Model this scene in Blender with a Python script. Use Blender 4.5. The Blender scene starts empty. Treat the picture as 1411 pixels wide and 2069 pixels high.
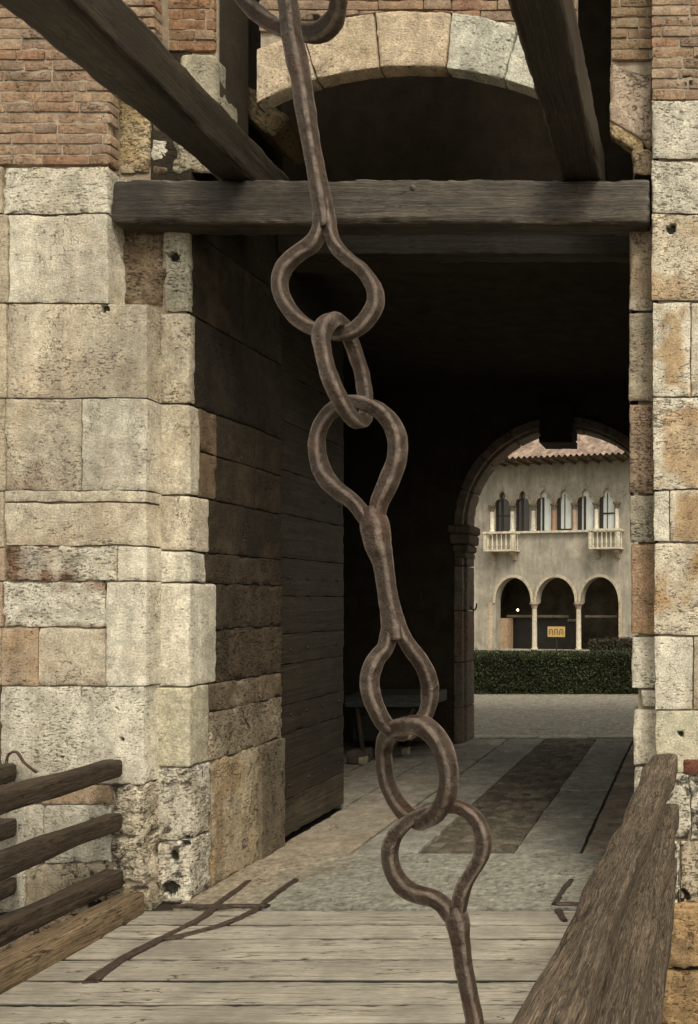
import bpy, math, random
import numpy as np
from mathutils import Vector

random.seed(7)
R = math.radians
SC = bpy.context.scene
COL = SC.collection

# ------------------------------------------------------------------ camera, light, exposure
E = 2.2            # eye height above the bridge deck
F = 1692.0         # focal length in photo pixels
VX, VY = 1408.0, 1215.0   # principal point in photo pixels (shift lens)
cam = bpy.data.cameras.new('camera'); camo = bpy.data.objects.new('camera', cam); COL.objects.link(camo)
cam.sensor_fit = 'VERTICAL'; cam.sensor_height = 36.0; cam.sensor_width = 36.0
cam.lens = 36.0 * F / 2069.0
cam.shift_x = -(VX - 705.5) / 2069.0
cam.shift_y = (VY - 1034.5) / 2069.0
cam.clip_start = 0.05; cam.clip_end = 500
camo.location = (0, 0, E); camo.rotation_euler = (R(90), 0, 0)
SC.camera = camo

SUN_EL, SUN_AZ = 50.0, 148.0      # azimuth clockwise from +Y: behind the camera, to the right
w = bpy.data.worlds.new("World"); SC.world = w; w.use_nodes = True
nt = w.node_tree; bg = nt.nodes['Background']
sky = nt.nodes.new('ShaderNodeTexSky'); sky.sky_type = 'NISHITA'; sky.sun_disc = False
sky.sun_elevation = R(SUN_EL); sky.sun_rotation = R(SUN_AZ); sky.dust_density = 3.0; sky.air_density = 1.0
hs = nt.nodes.new('ShaderNodeHueSaturation'); hs.inputs['Saturation'].default_value = 0.15
wm = nt.nodes.new('ShaderNodeMix'); wm.data_type = 'RGBA'; wm.blend_type = 'MULTIPLY'
wm.inputs[0].default_value = 1.0; wm.inputs[7].default_value = (1.0, 0.935, 0.79, 1)
nt.links.new(sky.outputs[0], hs.inputs['Color']); nt.links.new(hs.outputs[0], wm.inputs[6]); nt.links.new(wm.outputs[2], bg.inputs[0])
bg.inputs[1].default_value = 0.12
sl = bpy.data.lights.new('sun', 'SUN'); sl.energy = 1.5; sl.angle = R(20); sl.color = (1.0, 0.91, 0.73)
so = bpy.data.objects.new('sun', sl); COL.objects.link(so)
sd = Vector((math.sin(R(SUN_AZ)) * math.cos(R(SUN_EL)), math.cos(R(SUN_AZ)) * math.cos(R(SUN_EL)), math.sin(R(SUN_EL))))
so.rotation_euler = sd.to_track_quat('Z', 'Y').to_euler(); so.location = (3, -8, 14)
SC.view_settings.view_transform = 'Standard'; SC.view_settings.look = 'None'
SC.view_settings.exposure = 0.52; SC.view_settings.gamma = 1.0

# ------------------------------------------------------------------ helpers
def at(x, y, Y):
    return np.array([(x - VX) / F * Y, Y, E - (y - VY) / F * Y])
def fl(x, y, Z=0.0):
    Y = (E - Z) * F / (y - VY)
    return np.array([(x - VX) / F * Y, Y, Z])
def px(x, Y): return (x - VX) / F * Y
def pz(y, Y): return E - (y - VY) / F * Y

def _h(ix, iy, iz, s):
    n = (ix.astype(np.int64) * 374761393 + iy.astype(np.int64) * 668265263 + iz.astype(np.int64) * 2147483647 + s * 1274126177) & 0xffffffff
    n = ((n ^ (n >> 13)) * 1274126177) & 0xffffffff
    n = ((n ^ (n >> 16)) * 2246822519) & 0xffffffff
    return ((n ^ (n >> 15)) & 0xffffff) / float(0xffffff)
def vn(p, s=0):
    i = np.floor(p).astype(np.int64); f = p - i; f = f * f * (3 - 2 * f)
    x, y, z = i[:, 0], i[:, 1], i[:, 2]; fx, fy, fz = f[:, 0], f[:, 1], f[:, 2]
    def L(a, b, t): return a + (b - a) * t
    return L(L(L(_h(x, y, z, s), _h(x + 1, y, z, s), fx), L(_h(x, y + 1, z, s), _h(x + 1, y + 1, z, s), fx), fy),
             L(L(_h(x, y, z + 1, s), _h(x + 1, y, z + 1, s), fx), L(_h(x, y + 1, z + 1, s), _h(x + 1, y + 1, z + 1, s), fx), fy), fz) * 2 - 1
def fbm(p, s=0, o=4):
    a, r, t = 1.0, 0, 0
    for k in range(o):
        r = r + a * vn(p * (2.03 ** k) + 17.3 * k, s + k); t += a; a *= 0.55
    return r / t

class MB:
    def __init__(s): s.v = []; s.f = []; s.c = []; s.p = []; s.g = []; s.n = 0
    def add(s, v, f, c=(.5, .5, .5), p=(0, 0, 0), g=None):
        v = np.asarray(v, float); n = len(v)
        c = np.asarray(c, float); c = np.tile(c, (n, 1)) if c.ndim == 1 else c
        p = np.asarray(p, float); p = np.tile(p, (n, 1)) if p.ndim == 1 else p
        s.v.append(v); s.c.append(c); s.p.append(p); s.g.append(v if g is None else np.asarray(g, float))
        s.f.extend([tuple(int(i) + s.n for i in q) for q in f]); s.n += n
        return s
    def build(s, name, mat, parent=None, smooth=True, loc=None):
        v = np.vstack(s.v); me = bpy.data.meshes.new(name)
        me.from_pydata(v.tolist(), [], s.f); me.update()
        def attr(nm, arr):
            a = me.attributes.new(nm, 'FLOAT_VECTOR', 'POINT'); a.data.foreach_set('vector', arr.astype(np.float32).ravel())
        attr('Col', np.vstack(s.c)); attr('Par', np.vstack(s.p)); attr('gv', np.vstack(s.g))
        me.materials.append(mat)
        me.polygons.foreach_set('use_smooth', [smooth] * len(me.polygons))
        if smooth:
            try: me.set_sharp_from_angle(angle=R(50))
            except Exception: pass
        o = bpy.data.objects.new(name, me); COL.objects.link(o)
        if parent is not None:
            o.parent = parent
            if loc is not None: o.location = loc
        return o

def grid_box(lo, hi, cell, skip=''):
    lo = np.array(lo, float); hi = np.array(hi, float); L = hi - lo
    n = np.maximum(1, np.ceil(L / np.asarray(cell)).astype(int)); n = np.minimum(n, 400)
    V = []; Fc = []; off = 0
    for ax, side, key in ((0, 0, 'l'), (0, 1, 'r'), (1, 0, 'f'), (1, 1, 'b'), (2, 0, 'd'), (2, 1, 'u')):
        if key in skip: continue
        a, b = [(1, 2), (2, 0), (0, 1)][ax]
        ga, gb = np.meshgrid(np.linspace(0, 1, n[a] + 1), np.linspace(0, 1, n[b] + 1), indexing='ij')
        P = np.zeros((ga.size, 3)); P[:, a] = ga.ravel(); P[:, b] = gb.ravel(); P[:, ax] = side
        V.append(lo + P * L)
        idx = np.arange(ga.size).reshape(ga.shape) + off
        q = np.stack([idx[:-1, :-1], idx[1:, :-1], idx[1:, 1:], idx[:-1, 1:]], -1).reshape(-1, 4)
        if side == 0: q = q[:, ::-1]
        Fc.append(q); off += ga.size
    V = np.vstack(V); Fc = np.vstack(Fc)
    key = np.round((V - lo) / 1e-5).astype(np.int64)
    _, first, inv = np.unique(key, axis=0, return_index=True, return_inverse=True)
    return V[first], inv.ravel()[Fc]

HOLES = []   # (X, Z, r) punched into front faces
def rbox(mb, lo, hi, r=.01, cell=.02, amp=.004, ns=6., col=(.5, .5, .5), par=(0, 0, 0), skip='', warp=None,
         var=.12, seed=0, gax=0, tint=None, border=None, holes=False, edge=1.0, wear=None):
    """rounded, weathered block; gax = grain axis for wood; tint=(rgb, amount) blotches; border=(rgb, width) paler drafted margin"""
    lo = np.array(lo, float); hi = np.array(hi, float)
    v, f = grid_box(lo, hi, cell, skip)
    rr = np.minimum(r, (hi - lo) * .45)
    q = np.clip(v, lo + rr, hi - rr); d = v - q; n = d / np.maximum(np.linalg.norm(d / np.maximum(rr, 1e-6), axis=1), 1e-6)[:, None]
    nl = n / np.maximum(np.linalg.norm(n, axis=1), 1e-9)[:, None]
    P = q + n
    g = P + seed * 3.7
    nz = fbm(g * ns, seed)
    # chipped corners: stronger erosion near edges
    dist = np.minimum(v - lo, hi - v); ds = np.sort(dist, axis=1)[:, 1]
    ero = np.clip(1 - ds / .035, 0, 1) * np.clip(fbm(g * 11, seed + 9, 3) + .15, 0, 1) * amp * 3.0 * edge
    P = P + nl * (nz * amp - ero)[:, None]
    c = np.tile(np.array(col, float), (len(P), 1))
    if border is not None:
        t = np.clip((ds - border[1] * .5) / .07 + fbm(g * 7, seed + 4, 4) * 1.8, 0, .85)[:, None]
        c = np.array(border[0]) * (1 - t) + c * t
    if tint is not None:
        t = (np.clip(fbm(g * 3.2, seed + 5) * 2.4 + .15, 0, 1) * tint[1])[:, None]
        c = c * (1 - t) + np.array(tint[0]) * t
    if wear is not None:
        t = (np.clip(1 - ds / .022, 0, 1) * np.clip(fbm(g * np.array((3., 3., 3.)), seed + 6, 3) * 1.6 + .45, 0, 1))[:, None]
        c = c * (1 - t) + np.array(wear) * t
    c = c * (1 + var * fbm(g * 5, seed + 2)[:, None])
    pr = np.tile(np.array(par, float), (len(P), 1))
    if holes:
        for hx, hz, hr in HOLES:
            dd = np.hypot(P[:, 0] - hx, P[:, 2] - hz) * (1 + .25 * fbm(P * 30, 3, 2))
            m = (dd < hr) & (nl[:, 1] < -.5)
            P[m, 1] += np.where(P[m, 2] > 5.5, .004, .024); c[m] *= .05
    if warp is not None: P = warp(P)
    gg = g.copy()
    if gax != 0: gg = gg[:, [gax] + [k for k in range(3) if k != gax]]
    mb.add(P, f, c, pr, gg)
    return mb

def smooth_path(pts, n, closed):
    pts = np.array(pts, float); m = len(pts); out = []
    for i in range(m if closed else m - 1):
        p0 = pts[(i - 1) % m] if closed or i > 0 else pts[0]
        p1 = pts[i]; p2 = pts[(i + 1) % m]; p3 = pts[(i + 2) % m] if closed or i + 2 < m else pts[-1]
        for k in range(n):
            t = k / n
            out.append(.5 * ((2 * p1) + (-p0 + p2) * t + (2 * p0 - 5 * p1 + 4 * p2 - p3) * t * t + (-p0 + 3 * p1 - 3 * p2 + p3) * t ** 3))
    if not closed: out.append(pts[-1])
    return np.array(out)

def sweep(mb, pts, closed=False, ref=(0, 1, 0), n=6, sides=20, ex=3.6, col=(.5, .5, .5), par=(0, 0, 0), amp=.0015, ns=40., seed=0, rad=None, depth=.9):
    """pts rows: x,y,z,radius ; section is a rounded square of that radius"""
    P = smooth_path(pts, n, closed); C = P[:, :3]; rd = P[:, 3]
    m = len(C)
    T = np.roll(C, -1, 0) - np.roll(C, 1, 0)
    if not closed: T[0] = C[1] - C[0]; T[-1] = C[-1] - C[-2]
    T /= np.linalg.norm(T, axis=1)[:, None]
    ref = np.array(ref, float); ref /= np.linalg.norm(ref)
    A = np.cross(T, ref); A /= np.maximum(np.linalg.norm(A, axis=1), 1e-6)[:, None]; B = np.cross(A, T)
    if sides >= 16:
        cc_ = .42; pr = []
        for q in range(4):
            for u_ in (-.45, 0., .45): pr.append((1., u_ * (1 - cc_) / .5 * .9, q))
            for aa in (12, 45, 78): pr.append((1 - cc_ + cc_ * math.cos(R(aa)), 1 - cc_ + cc_ * math.sin(R(aa)), q))
        L_ = []
        for (a_, b_, q) in pr:
            for _ in range(q): a_, b_ = -b_, a_
            L_.append((a_, b_))
        sides = len(L_); cx = np.array([l[0] for l in L_]); cy = np.array([l[1] for l in L_])
    else:
        th = np.arange(sides) / sides * 2 * math.pi + math.pi / sides; cx = np.cos(th); cy = np.sin(th)
    V = C[:, None] + rd[:, None, None] * (cx[None, :, None] * A[:, None] + depth * cy[None, :, None] * B[:, None])
    N = cx[None, :, None] * A[:, None] + cy[None, :, None] * B[:, None]
    V = V.reshape(-1, 3); N = N.reshape(-1, 3)
    V = V + N * (fbm(V * ns, seed, 3) * amp)[:, None] + (N * (fbm(V * 16, seed + 5, 2) * amp * 1.6)[:, None] if sides >= 16 else 0)
    f = []
    for i in range(m if closed else m - 1):
        j = (i + 1) % m
        for k in range(sides):
            l = (k + 1) % sides
            f.append((i * sides + k, j * sides + k, j * sides + l, i * sides + l))
    if not closed:
        f.append(tuple(range(sides - 1, -1, -1))); f.append(tuple((m - 1) * sides + k for k in range(sides)))
        f[-1] = f[-1][::1]
    mb.add(V, f, col, par)
    return mb

def plate(mb, outline, holes, y0, y1, col=(.5, .5, .5), par=(0, 0, 0), to=None):
    """flat slab in X-Z with holes, from depth y0 to y1 (y0 nearer)"""
    cu = bpy.data.curves.new('tmp', 'CURVE'); cu.dimensions = '2D'; cu.fill_mode = 'BOTH'; cu.extrude = abs(y1 - y0) / 2
    for L in [outline] + list(holes):
        s = cu.splines.new('POLY'); s.points.add(len(L) - 1)
        for i, (a, b) in enumerate(L): s.points[i].co = (a, b, 0, 1)
        s.use_cyclic_u = True
    ob = bpy.data.objects.new('tmp', cu); me = bpy.data.meshes.new_from_object(ob)
    v = np.array([tuple(q.co) for q in me.vertices]); f = [tuple(p.vertices) for p in me.polygons]
    V = np.stack([v[:, 0], (y0 + y1) / 2 - v[:, 2], v[:, 1]], 1)
    bpy.data.objects.remove(ob); bpy.data.curves.remove(cu); bpy.data.meshes.remove(me)
    mb.add(V, f, col, par)
    return mb

def box(mb, lo, hi, col=(.5, .5, .5), par=(0, 0, 0), r=.0, cell=9., **k):
    if r == 0:
        v, f = grid_box(lo, hi, cell); mb.add(v, f, col, par)
    else: rbox(mb, lo, hi, r=r, cell=cell, amp=k.pop('amp', 0.), col=col, par=par, **k)
    return mb

def lathe(mb, cx, cy, prof, n=12, col=(.5, .5, .5), par=(0, 0, 0)):
    V = []; f = []
    for (r, z) in prof:
        for k in range(n):
            a = 2 * math.pi * k / n; V.append((cx + r * math.cos(a), cy + r * math.sin(a), z))
    for i in range(len(prof) - 1):
        for k in range(n):
            l = (k + 1) % n; f.append((i * n + k, i * n + l, (i + 1) * n + l, (i + 1) * n + k))
    f.append(tuple(range(n - 1, -1, -1))); f.append(tuple((len(prof) - 1) * n + k for k in range(n)))
    return mb.add(V, f, col, par)

def tag(o, label=None, cat=None, group=None, kind=None):
    if label: o['label'] = label
    if cat: o['category'] = cat
    if group: o['group'] = group
    if kind: o['kind'] = kind
    return o
def empty(name, loc, rz=0):
    o = bpy.data.objects.new(name, None); o.empty_display_size = .2; COL.objects.link(o)
    o.location = loc; o.rotation_euler = (0, 0, rz); return o
def part(mb, name, mat, root, smooth=True):      # geometry given in world metres, root only translated
    return mb.build(name, mat, root, smooth, loc=(-root.location[0], -root.location[1], -root.location[2]))

# ------------------------------------------------------------------ materials
def mat_base(name):
    m = bpy.data.materials.new(name); m.use_nodes = True; t = m.node_tree
    b = t.nodes['Principled BSDF']; return m, t, b
def nd(t, typ, **k):
    n = t.nodes.new(typ)
    for a, v in k.items(): setattr(n, a, v)
    return n
def noise(t, vec, scale, detail=6, rough=.6, dist=0):
    n = nd(t, 'ShaderNodeTexNoise'); n.inputs['Scale'].default_value = scale; n.inputs['Detail'].default_value = detail
    n.inputs['Roughness'].default_value = rough; n.inputs['Distortion'].default_value = dist
    t.links.new(vec, n.inputs['Vector']); return n.outputs['Fac']
def mrange(t, src, a, b, c, d):
    n = nd(t, 'ShaderNodeMapRange'); n.inputs[1].default_value = a; n.inputs[2].default_value = b
    n.inputs[3].default_value = c; n.inputs[4].default_value = d; t.links.new(src, n.inputs[0]); return n.outputs[0]
def mth(t, op, a, b=None):
    n = nd(t, 'ShaderNodeMath', operation=op)
    for i, q in enumerate((a, b)):
        if q is None: continue
        if isinstance(q, (int, float)): n.inputs[i].default_value = q
        else: t.links.new(q, n.inputs[i])
    return n.outputs[0]
def mix(t, fac, a, b, bt='MIX'):
    n = nd(t, 'ShaderNodeMix', data_type='RGBA', blend_type=bt)
    for i, q in ((0, fac), (6, a), (7, b)):
        if isinstance(q, (int, float)): n.inputs[i].default_value = q
        elif isinstance(q, tuple): n.inputs[i].default_value = (*q, 1)
        else: t.links.new(q, n.inputs[i])
    return n.outputs[2]
def gray(t, val):
    n = nd(t, 'ShaderNodeCombineColor')
    for i in range(3): t.links.new(val, n.inputs[i])
    return n.outputs[0]
def bump(t, b, h, strength, dist):
    n = nd(t, 'ShaderNodeBump'); n.inputs['Strength'].default_value = strength; n.inputs['Distance'].default_value = dist
    t.links.new(h, n.inputs['Height']); t.links.new(n.outputs[0], b.inputs['Normal'])
def attr(t, nm):
    n = nd(t, 'ShaderNodeAttribute'); n.attribute_name = nm; return n

def stone_mat(name, fine=70., pit=1.0, rough=.92, bumpd=.012, contrast=.45, mid=11.):
    m, t, b = mat_base(name)
    C = attr(t, 'Col').outputs['Color']; G = attr(t, 'gv').outputs['Vector']
    sp = nd(t, 'ShaderNodeSeparateXYZ'); t.links.new(attr(t, 'Par').outputs['Vector'], sp.inputs[0])
    n1 = noise(t, G, fine, 8, .65); n2 = noise(t, G, mid, 7, .65, .4)
    c = mix(t, 1.0, C, gray(t, mrange(t, n1, .3, .7, 1 - contrast, 1 + contrast)), 'MULTIPLY')
    c = mix(t, 1.0, c, gray(t, mrange(t, n2, .3, .7, .70, 1.26)), 'MULTIPLY')
    mps = nd(t, 'ShaderNodeMapping'); mps.inputs['Scale'].default_value = (5, 5, .8); t.links.new(G, mps.inputs[0])
    n9 = noise(t, mps.outputs[0], 1.0, 7, .65, .3)
    c = mix(t, 1.0, c, gray(t, mrange(t, n9, .3, .7, .72, 1.2)), 'MULTIPLY')
    gp = nd(t, 'ShaderNodeNewGeometry'); n10 = noise(t, gp.outputs['Position'], 1.9, 8, .68, .6)
    c = mix(t, mth(t, 'MINIMUM', mth(t, 'MAXIMUM', mrange(t, n10, .50, .70, 0., .38), 0.), 1.), c, mix(t, 1., c, (.62, .50, .38), 'MULTIPLY'))
    # pits and scratches (slanted tooling marks)
    mp = nd(t, 'ShaderNodeMapping'); mp.inputs['Rotation'].default_value = (0, R(35), 0); mp.inputs['Scale'].default_value = (1, 1, 2.6)
    t.links.new(G, mp.inputs[0])
    n3 = noise(t, mp.outputs[0], 28., 8, .72, .6)
    n5 = noise(t, G, 3.0, 5, .6)
    thr = mth(t, 'ADD', mth(t, 'MULTIPLY', sp.outputs[0], .115 * pit), mrange(t, n5, .35, .65, .29, .385))
    pitm = mrange(t, mth(t, 'SUBTRACT', thr, n3), 0., .05, 0., 1.)
    pitm = mth(t, 'MINIMUM', mth(t, 'MAXIMUM', pitm, 0.), 1.)
    c = mix(t, mth(t, 'MULTIPLY', pitm, .78), c, mix(t, 1., C, (.22, .17, .12), 'MULTIPLY'))
    n7 = noise(t, G, 2.1, 6, .62, .5); n8 = noise(t, G, 1.3, 3, .5)
    ck = mrange(t, mth(t, 'ABSOLUTE', mth(t, 'SUBTRACT', n7, .5)), .0015, .005, .8, 0.)
    ck = mth(t, 'MULTIPLY', mth(t, 'MAXIMUM', ck, 0.), mrange(t, n8, .52, .56, 0., 1.))
    c = mix(t, mth(t, 'MINIMUM', mth(t, 'MAXIMUM', ck, 0.), 1.), c, mix(t, 1., C, (.15, .12, .09), 'MULTIPLY'))
    # lichen / soot patches
    n4 = noise(t, G, 7., 9, .74, .5)
    st = mrange(t, mth(t, 'SUBTRACT', mth(t, 'ADD', mth(t, 'MULTIPLY', sp.outputs[1], .31), .295), n4), -.03, .05, 0., 1.)
    st = mth(t, 'MINIMUM', mth(t, 'MAXIMUM', st, 0.), 1.)
    c = mix(t, mth(t, 'MULTIPLY', st, .9), c, (.035, .028, .02))
    t.links.new(c, b.inputs['Base Color']); b.inputs['Roughness'].default_value = rough
    b.inputs['Specular IOR Level'].default_value = .25
    h = mth(t, 'SUBTRACT', mth(t, 'ADD', mth(t, 'MULTIPLY', n1, .5), mth(t, 'MULTIPLY', n3, .6)), mth(t, 'MULTIPLY', pitm, .7))
    bump(t, b, h, .9, bumpd)
    return m

def wood_mat(name, rough=.75, streak=1.0, speck=0.0, bumpd=.008, spec=.3, grain=(1.2, 16)):
    m, t, b = mat_base(name)
    C = attr(t, 'Col').outputs['Color']; G = attr(t, 'gv').outputs['Vector']
    mp = nd(t, 'ShaderNodeMapping'); mp.inputs['Scale'].default_value = (grain[0], grain[1], grain[1]); t.links.new(G, mp.inputs[0])
    n1 = noise(t, mp.outputs[0], 2.6, 9, .68, 1.1)
    mp2 = nd(t, 'ShaderNodeMapping'); mp2.inputs['Scale'].default_value = (7., 90, 90); t.links.new(G, mp2.inputs[0])
    n2 = noise(t, mp2.outputs[0], 2.2, 6, .6, .3)
    n3 = noise(t, G, 2.4, 5, .6)
    c = mix(t, 1., C, gray(t, mrange(t, n1, .3, .7, 1 - .6 * streak, 1 + .6 * streak)), 'MULTIPLY')
    c = mix(t, 1., c, gray(t, mrange(t, n2, .35, .65, 1 - .42 * streak, 1 + .5 * streak)), 'MULTIPLY')
    c = mix(t, 1., c, gray(t, mrange(t, n3, .35, .65, .75, 1.2)), 'MULTIPLY')
    crack = mrange(t, n1, .30, .36, 1., 0.)
    crack = mth(t, 'MULTIPLY', mth(t, 'MINIMUM', mth(t, 'MAXIMUM', crack, 0.), 1.), .75)
    c = mix(t, crack, c, mix(t, 1., C, (.2, .17, .14), 'MULTIPLY'))
    mp3 = nd(t, 'ShaderNodeMapping'); mp3.inputs['Scale'].default_value = (.9, 13, 13); t.links.new(G, mp3.inputs[0])
    n6 = noise(t, mp3.outputs[0], 1.0, 5, .55, .8)
    ck = mrange(t, mth(t, 'ABSOLUTE', mth(t, 'SUBTRACT', n6, .5)), .004, .012, .85, 0.)
    ck = mth(t, 'MULTIPLY', mth(t, 'MAXIMUM', ck, 0.), mrange(t, n3, .42, .48, 0., 1.))
    c = mix(t, mth(t, 'MINIMUM', mth(t, 'MAXIMUM', ck, 0.), 1.), c, mix(t, 1., C, (.12, .10, .08), 'MULTIPLY'))
    if speck:
        mp4 = nd(t, 'ShaderNodeMapping'); mp4.inputs['Scale'].default_value = (16, 110, 110); t.links.new(G, mp4.inputs[0])
        n4 = noise(t, mp4.outputs[0], 1.4, 4, .6, 1.2)
        sm = mth(t, 'MINIMUM', mth(t, 'MAXIMUM', mrange(t, n4, .57, .66, 0., speck), 0.), 1.)
        c = mix(t, sm, c, (.42, .33, .22))
    t.links.new(c, b.inputs['Base Color']); b.inputs['Roughness'].default_value = rough
    b.inputs['Specular IOR Level'].default_value = spec
    bump(t, b, mth(t, 'ADD', n1, mth(t, 'MULTIPLY', n2, .5)), 1., bumpd)
    return m

def iron_mat(name):
    m, t, b = mat_base(name)
    G = attr(t, 'gv').outputs['Vector']; C = attr(t, 'Col').outputs['Color']
    n1 = noise(t, G, 38., 9, .75, .3); n2 = noise(t, G, 190., 6, .75); n3 = noise(t, G, 9., 5, .6)
    c = mix(t, mrange(t, n1, .34, .66, 0., 1.), (.030, .020, .0145), (.100, .072, .055))
    c = mix(t, mth(t, 'MULTIPLY', mrange(t, n3, .52, .68, 0., 1.), .45), c, (.13, .06, .035))
    c = mix(t, mrange(t, n2, .56, .70, 0., .5), c, (.32, .25, .21))
    c = mix(t, mrange(t, n2, .34, .46, .8, 0.), c, (.02, .013, .01))
    ge = nd(t, 'ShaderNodeNewGeometry'); pw = mrange(t, ge.outputs['Pointiness'], .508, .54, 0., .7)
    pw = mth(t, 'MULTIPLY', mth(t, 'MINIMUM', mth(t, 'MAXIMUM', pw, 0.), 1.), mrange(t, n1, .35, .6, .2, 1.))
    c = mix(t, pw, c, (.36, .29, .25))
    c = mix(t, 1., c, C, 'MULTIPLY')
    t.links.new(c, b.inputs['Base Color']); b.inputs['Metallic'].default_value = .55
    t.links.new(mrange(t, n1, .3, .7, .24, .55), b.inputs['Roughness'])
    vo_ = nd(t, 'ShaderNodeTexVoronoi'); vo_.inputs['Scale'].default_value = 42.; t.links.new(G, vo_.inputs['Vector'])
    bump(t, b, mth(t, 'ADD', mth(t, 'ADD', n1, mth(t, 'MULTIPLY', n2, .4)), mth(t, 'MULTIPLY', vo_.outputs['Distance'], .35)), 1., .008)
    return m

def simple_mat(name, col, rough=.8, nscale=8., nv=.25, metallic=0., spec=.4, emit=None, bumpd=0.):
    m, t, b = mat_base(name)
    G = attr(t, 'gv').outputs['Vector']
    n = noise(t, G, nscale, 6, .6)
    n2 = noise(t, G, nscale * 9, 5, .6)
    c = mix(t, 1., col, gray(t, mrange(t, n, .3, .7, 1 - nv, 1 + nv)), 'MULTIPLY')
    c = mix(t, 1., c, gray(t, mrange(t, n2, .3, .7, 1 - nv * .6, 1 + nv * .6)), 'MULTIPLY')
    t.links.new(c, b.inputs['Base Color']); b.inputs['Roughness'].default_value = rough
    b.inputs['Metallic'].default_value = metallic; b.inputs['Specular IOR Level'].default_value = spec
    if emit: b.inputs['Emission Color'].default_value = (*emit[0], 1); b.inputs['Emission Strength'].default_value = emit[1]
    if bumpd: bump(t, b, n2, .8, bumpd)
    return m

M_STONE = stone_mat('weathered_limestone', contrast=.38, bumpd=.018)
M_BRICK = stone_mat('old_brick', fine=55., pit=.8, contrast=.4)
M_FLOOR = stone_mat('paving_stone', fine=60., pit=.5, bumpd=.006, contrast=.3)
M_WOOD = wood_mat('dark_oak', rough=.55, spec=.45, streak=1.15, bumpd=.006, grain=(.38, 13))
M_DECK = wood_mat('weathered_deck', rough=.8, streak=.42, bumpd=.003, grain=(.7, 20))
M_RAIL = wood_mat('brown_rail_wood', rough=.85, streak=1.0)
M_ROUGH = wood_mat('rough_sawn_wood', rough=.9, streak=1.35, speck=.5, bumpd=.03, grain=(1.1, 20))
M_IRON = iron_mat('forged_iron')
M_MORTAR = simple_mat('mortar', (.36, .30, .22), .95, 14., .3, bumpd=.01)
M_DARKMORTAR = simple_mat('dark_joint', (.035, .028, .02), .95, 14., .3)
M_BMORTAR = simple_mat('brick_mortar', (.40, .34, .26), .95, 18., .3, bumpd=.01)
M_DARKBROWN = simple_mat('dark_brown_plaster', (.045, .034, .021), .95, 5., .35)  # one even dark brown for the passage walls and table legs

# ------------------------------------------------------------------ ground and setting
m = MB(); v, f = grid_box((-40, -12, -3.2), (40, 70, -3.0), 3.); m.add(v, f, (.10, .10, .05))
M_GRASS = simple_mat('moat_grass', (.055, .06, .025), .95, 4., .5)
moat = MB(); box(moat, (-40, -12, -3.4), (40, 6.4, -3.0)); o = moat.build('moat_ground', M_GRASS); tag(o, kind='structure')
M_GRAVEL = stone_mat('gravel', fine=20., pit=.9, bumpd=.012, contrast=.42)
g = MB(); box(g, (-60, 13.42, -.6), (60, 120, -.012), col=(.36, .335, .28), par=(.2, 0, 0))
tag(g.build('courtyard_gravel', M_GRAVEL), kind='structure')
g = MB(); box(g, (-14, -12, -3.), (14, .9, -.02), col=(.3, .27, .22)); tag(g.build('approach_path', M_FLOOR), kind='structure')

# ------------------------------------------------------------------ gatehouse
GX = (-2.1, 6.2, 0.)
gate = empty('gatehouse', GX)
tag(gate, 'old stone and brick castle gatehouse with a dark vaulted passage and chamfered piers', 'gatehouse')

CREAM = (.72, .645, .51); PALE = (.76, .715, .60); TAN = (.58, .50, .375); ORG = (.47, .315, .165); PINK = (.53, .41, .30)
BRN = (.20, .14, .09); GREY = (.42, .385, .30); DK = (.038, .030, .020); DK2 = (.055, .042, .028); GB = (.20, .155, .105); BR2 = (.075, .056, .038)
Y0, Y1, Y2 = 6.0, 6.165, 7.55
JX = px(383, Y1)         # left jamb plane
for hx, hy, Yh, hr in ((352, 518, Y1, .034), (211, 622, Y0, .026), (247, 1496, Y0, .018), (346, 1795, Y1, .05), (1390, 160, Y0, .04), (1357, 463, Y0, .034),
                       (1376, 1482, Y0, .02), (125, 1530, Y0, .012), (236, 1430, Y0, .008), (640, 35, Y1, .03), (376, 1700, Y1, .04), (190, 1830, Y0, .06),
                       (30, 1925, Y0, .05), (350, 1730, Y1, .03), (1380, 1812, Y0, .05)):
    HOLES.append((px(hx, Yh), pz(hy, Yh), hr))

st = MB()
def wav(P):
    q = P.copy(); q[:, 1] *= .6; P = P.copy()
    P[:, 2] += .013 * fbm(q * 2.6, 31, 3); P[:, 0] += .010 * fbm(q * 2.9 + 40, 32, 3) * (P[:, 1] < 6.3); return P
def blk(x0, y0, x1, y1, Y=Y0, col=CREAM, par=(.35, 0, 0), d=.35, gap=.0026, amp=.005, cell=.014, skip='bd', **k):
    k.setdefault('seed', int(abs(x0 * 7 + y0 * 13)) % 997)
    k.setdefault('holes', True)
    rbox(st, (px(x0, Y) + gap, Y, pz(y1, Y) + gap), (px(x1, Y) - gap, Y + d, pz(y0, Y) - gap), r=k.pop('r', .007), cell=cell, amp=amp, col=col, par=par, skip=skip, warp=wav, **k)

TO = (ORG, .55); TB = (BRN, .6); TP = (PINK, .45); TG = (GREY, .4)
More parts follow.
